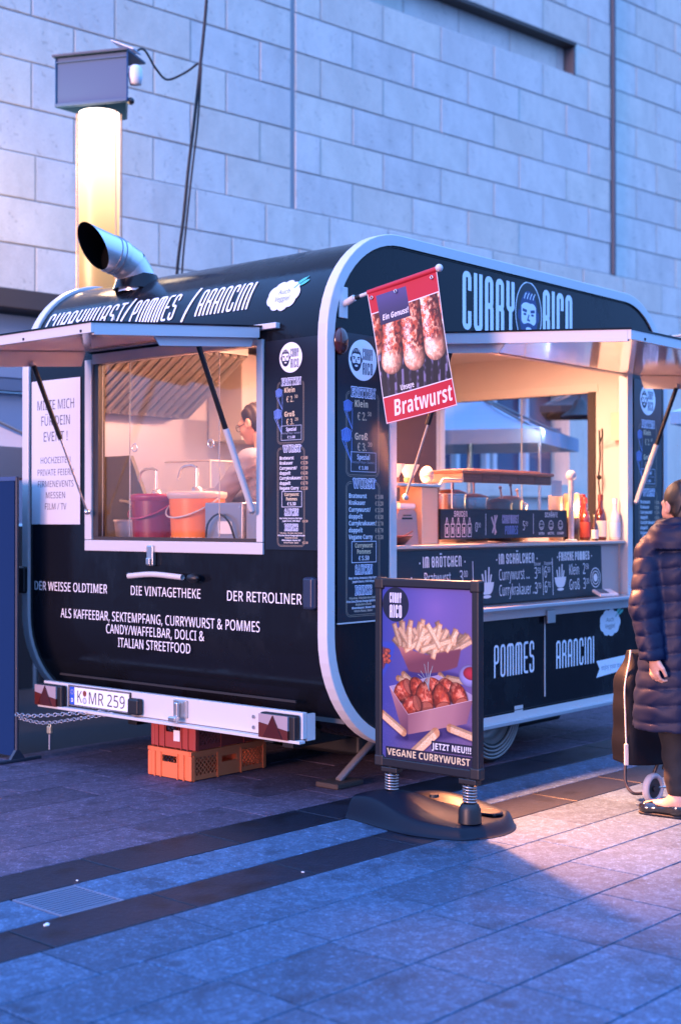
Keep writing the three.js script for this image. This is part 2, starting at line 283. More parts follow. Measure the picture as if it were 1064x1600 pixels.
{
  const g = thing('drain_grate', 'blue grey slotted metal drain grate set in the pale paving strip between dark bands', 'drain grate', [-1.855, 0, 0.327 - 0.012], -TILT);
  const steel = std(0.14, 0.19, 0.27, 0.5, { metalness: 0.3 });
  part('frame', [span(-0.145, 0.145, -0.02, 0.001, -0.158, -0.148), span(-0.145, 0.145, -0.02, 0.001, 0.148, 0.158), span(-0.145, -0.135, -0.02, 0.001, -0.148, 0.148), span(0.135, 0.145, -0.02, 0.001, -0.148, 0.148)], steel, g);
  part('sump', span(-0.134, 0.134, -0.0065, -0.0045, -0.147, 0.147), std(0.002, 0.002, 0.003, 0.9), g);
  const slat = span(-0.1345, 0.1345, -0.004, 0.002, -0.005, 0.005, 0.002);
  for (let k = 0; k < 12; k++) part('slat', slat, steel, g).position.z = -0.1345 + k * 0.02445;
}

// ------------------------------------------------------------------ stone building
const BX = 2.88, BZ = -4.93, BTURN = -0.108;
const building = thing('stone_building', 'pale stone block building behind the trailer with long dark upper recess', 'building', [BX, 0, BZ], BTURN);
{
  const blocks = new Map();
  const block = (s0, s1, y0, y1, w = 0) => {
    const a = s1 - s0 - 0.013, b = y1 - y0 - 0.013; if (a < 0.03) return;
    const i = Math.floor(rnd() * 4), key = a.toFixed(3) + '/' + b.toFixed(3) + i;
    if (!blocks.has(key)) blocks.set(key, slab(a, b, 0.1, 0.006, rnd() * 4, rnd() * 4, 0.5));
    part('stone_block', blocks.get(key), STONE[Math.floor(rnd() * 6)], building).position.set((s0 + s1) / 2, (y0 + y1) / 2, w + rr(-0.0025, 0.0025));
  };
  const run = (a, b, phase, L, y0, y1, w) => {          // a course from a to b with joints at phase + k L
    let s = a, k = Math.ceil((a - phase) / L + 1e-3);
    for (; phase + k * L < b; k++) { const j = phase + k * L; if (j - s < 0.1) continue; block(s, j, y0, y1, w); s = j; }
    block(s, b, y0, y1, w);
  };
  const H = 0.397, Y0 = 4.56, back = [];
  const bed = (a, b, y0, y1, w = 0) => back.push(span(a, b, y0, y1, w - 0.13, w - 0.011));
  for (let k = 0; k < 12; k++) {
    const y0 = Y0 + k * H, y1 = y0 + H, even = k % 2 === 0;
    run(-2.4, 1.945, even ? -0.56 : -0.98, 0.84, y0, y1);
    if (k === 6) {
      run(1.995, 2.9, even ? 2.79 : 2.34, 0.9, y0, y1); run(6.56, 7.31, even ? 2.79 : 2.34, 0.9, y0, y1);
      run(2.94, 6.53, 2.79, 0.9, y0, y1, -0.14); bed(2.9, 6.56, y0, y1, -0.14);
      bed(-2.4, 2.9, y0, y1); bed(6.56, 9.4, y0, y1);
    } else { run(1.995, 7.31, even ? 2.79 : 2.34, 0.9, y0, y1); bed(-2.4, 9.4, y0, y1); }
    run(7.385, 9.4, even ? 6.96 : 7.41, 0.9, y0, y1);
  }
  for (let k = 0; k < 3; k++) {                         // plinth courses, a little proud
    const y1 = Y0 - k * 0.39, y0 = y1 - 0.39;
    run(-2.4, 9.4, k % 2 ? 0.33 : 0.75, 0.85, y0, y1, 0.02); bed(-2.4, 9.4, y0, y1, 0.02);
  }
  part('mortar', back, mortar, building);
  part('wall_core', [span(-2.4, 9.4, 3.39, 9.4, -0.9, -0.28)], mortar, building);
  const steelDark = std(0.05, 0.036, 0.03, 0.6);
  part('recess_lintel', [span(2.9, 6.56, Y0 + 7 * H - 0.055, Y0 + 7 * H - 0.008, -0.15, 0.03, 0.004)], steelDark, building);
  part('recess_reveal', [span(6.535, 6.57, Y0 + 6 * H, Y0 + 7 * H - 0.06, -0.14, 0.008)], std(0.1, 0.1, 0.11, 0.8), building);
  part('drainpipe', [bar([7.348, 4.57, 0.012], [7.348, 9.3, 0.012], 0.03, 0.03)], std(0.06, 0.075, 0.1, 0.5), building);
  // shop front under the stone: lintel, dark blue glazing, pale piers
  part('shop_lintel', [span(-2.6, 2.2, 3.22, 3.385, -0.3, 0.12, 0.01)], std(0.055, 0.035, 0.028, 0.55), building);
  const frameBlue = std(0.1, 0.14, 0.22, 0.5), pane = std(0.03, 0.06, 0.13, 0.12, { clearcoat: 0.5 }), panelBlue = std(0.2, 0.26, 0.38, 0.55);
  for (const [a, b] of [[-2.5, -1.7], [-1.66, -0.86], [-0.82, 0], [0.04, 0.84]]) {
    part('fascia_panel', span(a, b, 2.66, 3.2, -0.2, -0.1, 0.008), panelBlue, building);
    part('shop_pane', span(a + 0.02, b - 0.02, 1.42, 2.54, -0.2, -0.16), panelBlue, building); part('base_panel', span(a + 0.01, b - 0.01, 0.0, 1.4, -0.2, -0.15), std(0.012, 0.013, 0.018, 0.7), building);
  }
  part('shop_rail', [span(-2.6, 0.9, 2.55, 2.65, -0.22, -0.08)], frameBlue, building);
  part('pier', span(0.9, 4.0, 0, 3.375, -0.5, 0.0), STONE[0], building);
  part('pier', span(6.45, 7.6, 0, 3.375, -0.5, 0.0), STONE[2], building); part('pier', span(7.66, 9.4, 0, 3.375, -0.5, 0.0), STONE[2], building);
  part('window_sill', span(4.0, 6.45, 1.72, 1.88, -0.4, 0.06, 0.01), STONE[2], building); part('window_apron', span(4.0, 6.45, 0, 1.715, -0.4, -0.02), STONE[1], building);
  part('window_head', span(4.0, 6.45, 3.1, 3.375, -0.4, -0.01), STONE[1], building);
  for (let k = 0; k < 4; k++) { const a = 4.02 + k * 0.61; part('window_pane', span(a + 0.03, a + 0.57, 1.89, 3.09, -0.3, -0.26), pane, building); }
  const white = std(0.6, 0.6, 0.62, 0.5);
  for (const a of [4.6, 5.12, 5.25, 5.84]) part('mullion', span(a - 0.03, a + 0.03, 1.885, 3.095, -0.25, -0.16), white, building);
  part('transom', span(4.02, 6.44, 2.52, 2.58, -0.155, -0.12), frameBlue, building);
}

// ------------------------------------------------------------------ parasols beyond the trailer
const fabric = (r, g, b) => std(r, g, b, 0.85, { transmission: 0.12, thickness: 0 });
function parasol(label, pos, turn, R, yEdge, yTop, m, valance = 0.12) {
  const t = thing('parasol', label, 'parasol', pos, turn, 'parasols around the trailer');
  const gs = [], N = 4;
  for (let i = 0; i < N; i++) {
    const a = (i + 0.5) / N * 2 * Math.PI, b = (i + 1.5) / N * 2 * Math.PI, A = [R * Math.cos(a), R * Math.sin(a)], B = [R * Math.cos(b), R * Math.sin(b)];
    const P = [], S = 8; for (let k = 0; k <= S; k++) { const q = k / S; P.push([[A[0] * q, yTop + (yEdge - yTop) * q - 0.06 * Math.sin(Math.PI * q), A[1] * q], [B[0] * q, yTop + (yEdge - yTop) * q - 0.06 * Math.sin(Math.PI * q), B[1] * q]]); }
    const g = new THREE.BufferGeometry(), pos = []; for (let k = 0; k < S; k++) pos.push(...P[k][0], ...P[k + 1][1], ...P[k + 1][0], ...P[k][0], ...P[k][1], ...P[k + 1][1]);
    pos.push(A[0], yEdge, A[1], B[0], yEdge, B[1], B[0], yEdge - valance, B[1], A[0], yEdge, A[1], B[0], yEdge - valance, B[1], A[0], yEdge - valance, A[1]);
    g.setAttribute('position', new THREE.Float32BufferAttribute(pos, 3)); g.computeVertexNormals(); gs.push(g);
  }
  part('canopy', gs, m, t);
  part('pole', bar([0, 0, 0], [0, yTop + 0.06, 0], 0.028, 0.025), std(0.3, 0.3, 0.3, 0.4, { metalness: 0.6 }), t);
  part('base', [lathe([[0, 0.08], [0.28, 0.07], [0.3, 0.02], [0.3, 0]])], std(0.1, 0.1, 0.1, 0.8), t);
  const ribs = []; for (let i = 0; i < 4; i++) { const a = (i + 0.5) / 4 * 2 * Math.PI; ribs.push(bar([0, yTop - 0.03, 0], [R * 0.98 * Math.cos(a), yEdge - 0.02, R * 0.98 * Math.sin(a)], 0.012, 0.01, 6)); }
  part('rib', ribs, std(0.15, 0.15, 0.15, 0.5), t);
  return t;
}
parasol('white blue parasol seen through the trailer window behind the counter', [4.75, 0, -2.5], 0.35, 1.15, 2.2, 2.62, fabric(0.3, 0.36, 0.46));
parasol('dark parasol beyond the right window of the trailer, its edge showing', [7.25, 0, -2.65], 0.5, 0.8, 2.6, 2.95, fabric(0.02, 0.022, 0.03), 0.07);
parasol('white parasol at the right edge behind the waiting customer', [5.95, 0, 0.15], 0.2, 1.35, 2.32, 2.9, fabric(0.7, 0.72, 0.78), 0.1);
parasol('pinkish parasol at the left edge behind the dark blue screen', [0.55, 0, -4.3], 0.2, 0.92, 1.98, 2.42, fabric(0.55, 0.36, 0.34), 0.22);
{
  const t = thing('outdoor_lamp', 'small white glowing lamp seen through the trailer window before the parasol', 'lamp', [4.35, 0, -1.52]);
  part('post', bar([0, 0, 0], [0, 2.12, 0], 0.014, 0.012), std(0.4, 0.4, 0.42, 0.4, { metalness: 0.5 }), t);
  part('bulb', [ball(0, 2.17, 0, 0.04)], new THREE.MeshStandardMaterial({ color: 0xffffff, emissive: new THREE.Color(0.8, 0.95, 1.0), emissiveIntensity: 2.2 }), t);
  const l = new THREE.PointLight(new THREE.Color(0.8, 0.92, 1), 0.25); l.position.set(0, 2.17, 0); l.castShadow = true; l.name = 'bulb_light'; t.add(l);
}
{
  const t = thing('shop_lamp', 'black cone shaped lamp hanging outside, seen through the right of the trailer window', 'lamp', [5.35, 2.37, -1.74]);
  part('lamp_shade', [lathe([[0.02, 0.16], [0.05, 0.13], [0.07, 0.07], [0.17, 0], [0.165, 0], [0.06, 0.065]])], std(0.012, 0.012, 0.014, 0.5), t);
  part('stem', bar([0, 0.15, 0], [0, 0.75, 0], 0.008), std(0.02, 0.02, 0.02, 0.5), t);
}

// ------------------------------------------------------------------ light column behind the trailer
{
  const t = thing('light_column', 'tall glowing warm light column with grey metal hood behind the trailer roof', 'street lamp', [1.437, 0, -3.557], -1.133);
  const hx = 0.03, W = 0.57, sheet = std(0.018, 0.07, 0.16, 0.5, { metalness: 0.25 });
  const glow = new Float32Array(4 * 64 * 4);
  for (let j = 0; j < 64; j++) for (let i = 0; i < 4; i++) { const q = j / 63, o = (j * 4 + i) * 4, e = clamp((q - 0.42) / 0.58), k = 0.14 + 1.1 * Math.pow(e, 2.2); glow[o] = 1.0 * k; glow[o + 1] = (0.5 + 0.3 * e) * k; glow[o + 2] = (0.17 + 0.5 * e * e) * k; glow[o + 3] = 1; }
  const gt = new THREE.DataTexture(glow, 4, 64, THREE.RGBAFormat, THREE.FloatType); gt.magFilter = THREE.LinearFilter; gt.needsUpdate = true;
  const lit = new THREE.MeshStandardMaterial({ color: new THREE.Color(0.06, 0.04, 0.02), roughness: 0.4, emissive: new THREE.Color(1, 1, 1), emissiveMap: gt, emissiveIntensity: 1 });
  const tubeG = new THREE.CylinderGeometry(0.152, 0.152, 2.57, 40, 1, true).translate(0, 3.235, 0);
  part('glowing_tube', tubeG, lit, t);
  part('corner_rod', [-1, 1].flatMap((s) => [bar([s * 0.16, 1.9, 0.05], [s * 0.16, 4.52, 0.05], 0.006), bar([s * 0.16, 1.9, -0.05], [s * 0.16, 4.52, -0.05], 0.006)]), std(0.5, 0.3, 0.2, 0.4, { metalness: 0.4 }), t);
  part('post', [bar([0, 0, 0], [0, 1.95, 0], 0.14, 0.14, 24)], std(0.1, 0.1, 0.1, 0.6), t);
  const F = [[hx - W / 2, 0.2], [hx + W / 2, 0.2], [hx + W / 2 - 0.2, -0.22], [hx - W / 2 + 0.2, -0.22]], sides = F.map((a, i) => { const b = F[(i + 1) % 4], o = 0.012, L = Math.hypot(b[0] - a[0], b[1] - a[1]), nx = -(b[1] - a[1]) / L * o, nz = (b[0] - a[0]) / L * o; return prism([a, b, [b[0] + nx, b[1] + nz], [a[0] + nx, a[1] + nz]].map(([x, z]) => [x, z - (i === 0 ? 2 * nz : 0)]), 'y', 4.53, 4.9); });
  part('hood', [...sides, prism(F, 'y', 4.86, 4.87)], sheet, t);
  part('hood_lip', [span(hx - W / 2 - 0.006, hx + W / 2 + 0.006, 4.53, 4.555, 0.202, 0.212, 0.003)], sheet, t);
  part('hood_top', [prism([[hx - W / 2 - 0.025, 4.903], [hx + W / 2 + 0.01, 4.903], [hx + W / 2 + 0.01, 4.918], [hx - W / 2 - 0.025, 4.918]], 'z', -0.12, 0.222)], std(0.015, 0.045, 0.09, 0.5), t);
  part('solar_panel', [new RoundedBoxGeometry(0.2, 0.014, 0.14, 2, 0.004).rotateZ(-0.42).translate(0.22, 5.0, 0), bar([0.23, 4.918, 0], [0.23, 4.98, 0], 0.014)], std(0.55, 0.58, 0.64, 0.35), t);
  const white = std(0.75, 0.75, 0.77, 0.35);
  part('siren', [lathe([[0, 0.09], [0.03, 0.085], [0.05, 0.06], [0.052, 0], [0.042, -0.055], [0, -0.06]]).translate(0.36, 4.72, 0.14)], white, t);
  part('bracket', [bar([0.25, 4.74, 0.14], [0.35, 4.74, 0.14], 0.012)], white, t);
  part('camera_ball', [ball(0.33, 4.54, 0.16, 0.028)], std(0.015, 0.015, 0.018, 0.2), t);
  for (const [y, k] of [[4.2, 0.8], [3.4, 0.7]]) { const l = new THREE.PointLight(new THREE.Color(1, 0.62, 0.34), k); l.position.set(-0.25, y, 0.42); l.shadow.radius = 8; l.castShadow = true; l.name = 'column_light'; t.add(l); }
}
{
  const t = thing('power_cable', 'black power cable hanging down before the stone wall behind the trailer', 'cable');
  const rub = std(0.02, 0.018, 0.02, 0.6);
  part('main_cable', [tube([[2.25, 6.2, -3.21], [2.235, 5.52, -3.23], [2.203, 5.02, -3.264], [2.172, 4.57, -3.302], [2.14, 4.22, -3.33], [2.115, 3.82, -3.36], [2.075, 3.4, -3.39], [2.05, 2.6, -3.4]], 0.0125, 60)], rub, t);
  part('branch_cable', [tube([[2.185, 5.03, -3.27], [2.11, 4.95, -3.35], [2.01, 4.895, -3.44], [1.9, 4.95, -3.44], [1.75, 5.06, -3.42], [1.6, 4.95, -3.4]], 0.009, 50)], rub, t);
  part('second_strand', [tube([[2.2, 5.0, -3.25], [2.19, 4.57, -3.28], [2.16, 4.2, -3.31], [2.13, 3.8, -3.34], [2.1, 3.4, -3.36], [2.1, 2.6, -3.38]], 0.008, 50)], rub, t);
}
{
  const t = thing('privacy_screen', 'dark blue fabric screen with metal foot beside the left end of trailer', 'screen', [-0.2, 0, -2.31]);
  const cloth = std(0.005, 0.025, 0.085, 0.85, { specularIntensity: 0.3 }), metal = std(0.03, 0.035, 0.05, 0.5);
  part('fabric', [span(-0.006, 0.006, 0.03, 1.69, -0.95, -0.02)], cloth, t);
  part('hem', [span(-0.009, 0.009, 1.692, 1.715, -0.95, 0)], std(0.03, 0.07, 0.18, 0.7), t);
  part('post', [bar([0, 0.02, 0], [0, 1.71, 0], 0.011)], metal, t);
  part('foot', [span(-0.17, 0.17, 0.0, 0.018, -0.02, 0.02, 0.006), prism([[-0.05, 0.018], [0.05, 0.018], [0.012, 0.07], [-0.012, 0.07]], 'z', -0.012, 0.012)], metal, t);
}
function chain(label, pts, pos, lock) {
  const t = thing('chain', label, 'chain', pos, 0);
  const c = new THREE.CatmullRomCurve3(pts.map((p) => V(...p))), L = c.getLength(), n = Math.round(L / 0.026), gs = [];
  const link = new THREE.TorusGeometry(0.010, 0.0026, 6, 12).scale(1.45, 1, 1);
  for (let i = 0; i < n; i++) { const p = c.getPointAt((i + 0.5) / n), d = c.getTangentAt((i + 0.5) / n); gs.push(link.clone().rotateX((i % 2) * Math.PI / 2 + 0.3).applyQuaternion(new THREE.Quaternion().setFromUnitVectors(V(1, 0, 0), d)).translate(p.x, p.y, p.z)); }
  const o = part('links', gs, std(0.35, 0.37, 0.42, 0.35, { metalness: 0.8 }), t); o.userData.kind = 'stuff';
  if (lock) lock(t);
}
chain('upper metal chain hooked to the trailer trim beside the blue screen', [[-0.02, 1.105, -2.5], [-0.1, 1.09, -2.6], [-0.2, 1.12, -2.75]], [0, 0, 0]);
chain('lower double metal chain with padlock hanging under the left tail light', [[-0.2, 0.265, -2.31], [-0.17, 0.25, -2.1], [-0.13, 0.3, -1.8], [-0.02, 0.36, -1.5], [-0.1, 0.33, -1.8], [-0.2, 0.29, -2.15], [-0.21, 0.285, -2.31]], [0, 0, 0], (t) => {
  part('padlock', [box(-0.17, 0.215, -2.03, 0.018, 0.042, 0.036, 0.004), new THREE.TorusGeometry(0.012, 0.0035, 6, 12, Math.PI).rotateY(Math.PI / 2).translate(-0.17, 0.236, -2.03)], std(0.6, 0.5, 0.32, 0.35, { metalness: 0.7 }), t);
  part('chain_end', [bar([-0.17, 0.19, -2.03], [-0.17, 0.1, -2.03], 0.006)], std(0.35, 0.37, 0.42, 0.35, { metalness: 0.8 }), t);
});

// ------------------------------------------------------------------ trailer: body
const XL = 3.58, YB = 0.27, YT = 2.955, WID = 2.5, RT = 0.58, RB = 0.6;
const smudge = dataTex(512, (u, v) => 0.42 + 0.5 * smooth(0.45, 0.8, fbm(u, v)) + 0.25 * (n128(u, v * 0.3) - 0.5));
smudge.repeat.set(0.45, 0.45);
const navy = std(0.007, 0.0085, 0.0125, 0.42, { specularIntensity: 0.42, roughnessMap: smudge }), skinPaint = std(0.007, 0.0085, 0.0125, 0.36, { specularIntensity: 0.5, roughnessMap: smudge });
const white = std(0.56, 0.55, 0.55, 0.38), alu = std(0.6, 0.6, 0.62, 0.35, { metalness: 0.75 }), steel = std(0.62, 0.6, 0.58, 0.28, { metalness: 0.9 }), blackPlastic = std(0.006, 0.0065, 0.009, 0.45), rubber = std(0.009, 0.009, 0.011, 0.7);
const lining = std(0.66, 0.6, 0.55, 0.55), darkFrame = std(0.035, 0.025, 0.024, 0.5), floorMat = std(0.08, 0.08, 0.08, 0.6);
function profile(off = 0, n = 14) {                      // [x, y, nx, ny] round the side view, clockwise from the bottom, inset by off
  const P = [], arc = (cx, cy, r, a0, a1) => { for (let i = 0; i <= n; i++) { const a = a0 + (a1 - a0) * i / n; P.push([cx + (r - off) * Math.cos(a), cy + (r - off) * Math.sin(a), Math.cos(a), Math.sin(a)]); } };
  const line = (x, y0, y1, nx, N) => { for (let i = 1; i < N; i++) P.push([x, y0 + (y1 - y0) * i / N, nx, 0]); };
  arc(RB, YB + RB, RB, -Math.PI / 2, -Math.PI); P.push([off, 1.3, -1, 0], [off, 2.37, -1, 0]);
  arc(RT, YT - RT, RT, -Math.PI, -1.5 * Math.PI);
  arc(XL - RT, YT - RT, RT, Math.PI / 2, 0); P.push([XL - off, 1.34, 1, 0]);
  arc(XL - RB, YB + RB, RB, 0, -Math.PI / 2); P.push([...P[0]]);
  return P;
}
function band(off, z0, z1, holes) {
  const P = profile(off), pos = [], nor = [], uv = []; let run = 0;
  for (let i = 0; i + 1 < P.length; i++) {
    const a = P[i], b = P[i + 1], my = (a[1] + b[1]) / 2; let runs = [[z0, z1]];
    for (const [left, ya, yb, za, zb] of holes) if ((left ? a[0] < 0.06 : a[0] > XL - 0.06) && my > ya && my < yb && Math.abs(a[1] - b[1]) > 0.4) runs = [[z0, za], [zb, z1]];
    for (const [c, d] of runs) for (const [p, z] of [[a, c], [b, d], [b, c], [a, c], [a, d], [b, d]]) { pos.push(p[0], p[1], z); nor.push(p[2], p[3], 0); uv.push(z, run + (p === b ? Math.hypot(b[0] - a[0], b[1] - a[1]) : 0)); }
    run += Math.hypot(b[0] - a[0], b[1] - a[1]);
  }
  const g = new THREE.BufferGeometry(); g.setAttribute('position', new THREE.Float32BufferAttribute(pos, 3)); g.setAttribute('normal', new THREE.Float32BufferAttribute(nor, 3)); g.setAttribute('uv', new THREE.Float32BufferAttribute(uv, 2));
  return g;
}
const outline = (off, path = new THREE.Shape()) => { profile(off).forEach(([x, y], i) => (i ? path.lineTo(x, y) : path.moveTo(x, y))); return path; };
const rectPath = (x0, x1, y0, y1) => { const p = new THREE.Path(); p.moveTo(x0, y0); p.lineTo(x0, y1); p.lineTo(x1, y1); p.lineTo(x1, y0); return p; };
const HOLES = [[true, 1.29, 2.39, -1.87, -0.465], [false, 1.33, 2.38, -1.92, -0.55]];
const trailer = thing('food_trailer', 'black retro food trailer with white rounded trim and open serving hatch', 'food trailer');
{
  part('body_skin', band(0, -WID, 0, HOLES), skinPaint, trailer);
  const s1 = outline(0.001); s1.holes.push(rectPath(0.545, 3.03, 0.93, 2.43));
  part('side_panel', new THREE.ShapeGeometry(s1, 1), navy, trailer);
  part('side_panel', new THREE.ShapeGeometry(outline(0.001), 1).translate(0, 0, -WID), navy, trailer);
  part('lining', band(0.05, -WID + 0.05, -0.05, HOLES), lining, trailer);
  const s2 = outline(0.051); s2.holes.push(rectPath(0.545, 3.03, 0.93, 2.43));
  part('lining', [new THREE.ShapeGeometry(s2, 1).translate(0, 0, -0.05), new THREE.ShapeGeometry(outline(0.051), 1).translate(0, 0, -WID + 0.05)], lining, trailer);
  part('floor', span(0.2, XL - 0.2, 0.4, 0.45, -WID + 0.06, -0.06), floorMat, trailer);
  part('ceiling', span(0.16, XL - 0.16, 2.66, 2.69, -WID + 0.052, -0.052), lining, trailer);
  // edge trim: a ring over each side edge
  for (const [z0, z1] of [[-0.052, 0.012], [-WID - 0.012, -WID + 0.052]]) {
    const s = outline(-0.013); s.holes.push(outline(0.041, new THREE.Path()));
    const g = new THREE.ExtrudeGeometry(s, { depth: z1 - z0 - 0.012, bevelEnabled: true, bevelThickness: 0.006, bevelSize: 0.006, bevelSegments: 2, curveSegments: 1 });
    part('edge_trim', g.translate(0, 0, z0 + 0.006), white, trailer);
  }
  part('trim_groove', (() => { const s = outline(0.0485); s.holes.push(outline(0.053, new THREE.Path())); return new THREE.ExtrudeGeometry(s, { depth: 0.004, bevelEnabled: false }); })(), rubber, trailer);
  // jambs through the wall
  const j = [];
  part('jamb', [span(0.488, 0.545, 0.92, 2.44, -0.054, 0.012, 0.004)], white, trailer);
  part('jamb', [span(3.03, 3.1, 0.92, 2.44, -0.054, 0.012, 0.004)], white, trailer);
  part('hinge_rail', [span(0.488, 3.14, 2.442, 2.455, -0.02, 0.028, 0.004)], white, trailer);
  part('header', [span(0.546, 3.029, 2.432, 2.442, -0.054, 0.002)], white, trailer);
  part('rear_window_frame', [span(-0.014, 0.054, 1.272, 1.335, -1.905, -0.44, 0.004), span(-0.014, 0.054, 1.337, 2.4, -1.905, -1.842, 0.004), span(-0.014, 0.054, 1.337, 2.4, -0.486, -0.44, 0.004), span(-0.01, 0.054, 2.372, 2.43, -1.84, -0.488)], white, trailer);
  part('rear_window_gasket', [span(0.0, 0.05, 1.337, 1.355, -1.84, -0.488), span(0.0, 0.05, 1.357, 2.37, -1.84, -1.795), span(0.03, 0.05, 1.357, 2.37, -0.5, -0.488)], darkFrame, trailer);
  const glass = new THREE.MeshPhysicalMaterial({ color: 0xffffff, roughness: 0.0, transmission: 1, thickness: 0, ior: 1.5 }), edge = std(0.35, 0.36, 0.36, 0.2), ring = std(0.7, 0.7, 0.7, 0.2, { metalness: 0.6 });
  for (const [x, z0, z1, hole] of [[0.018, -1.53, -0.502, -0.86], [0.032, -1.793, -0.81, -1.505]]) {
    const p = part('window_pane', quad([x, 1.357, z0], [0, 0, z1 - z0], [0, 1.01, 0]), glass, trailer);
    part('pane_edge', [span(x - 0.003, x + 0.003, 1.357, 2.367, z0 - 0.004, z0), span(x - 0.003, x + 0.003, 1.357, 2.367, z1, z1 + 0.004)], edge, p);
    part('finger_hole', new THREE.TorusGeometry(0.022, 0.004, 8, 20).rotateY(Math.PI / 2).translate(x, 1.87, hole), ring, p);
  }
  part('end_window_frame', [span(XL - 0.06, XL + 0.012, 1.27, 1.33, -1.98, -0.5), span(XL - 0.06, XL + 0.012, 2.382, 2.44, -1.98, -0.5), span(XL - 0.06, XL + 0.012, 1.332, 2.38, -1.98, -1.918)], lining, trailer);
  part('end_window_post', span(XL - 0.075, XL + 0.012, 1.332, 2.38, -0.575, -0.52), darkFrame, trailer);
  part('end_window_pane', quad([XL - 0.02, 1.332, -1.917], [0, 0, 1.34], [0, 1.047, 0]), glass, trailer);
  part('pane_joint', span(XL - 0.024, XL - 0.016, 1.332, 2.38, -1.18, -1.172), edge, trailer);
}
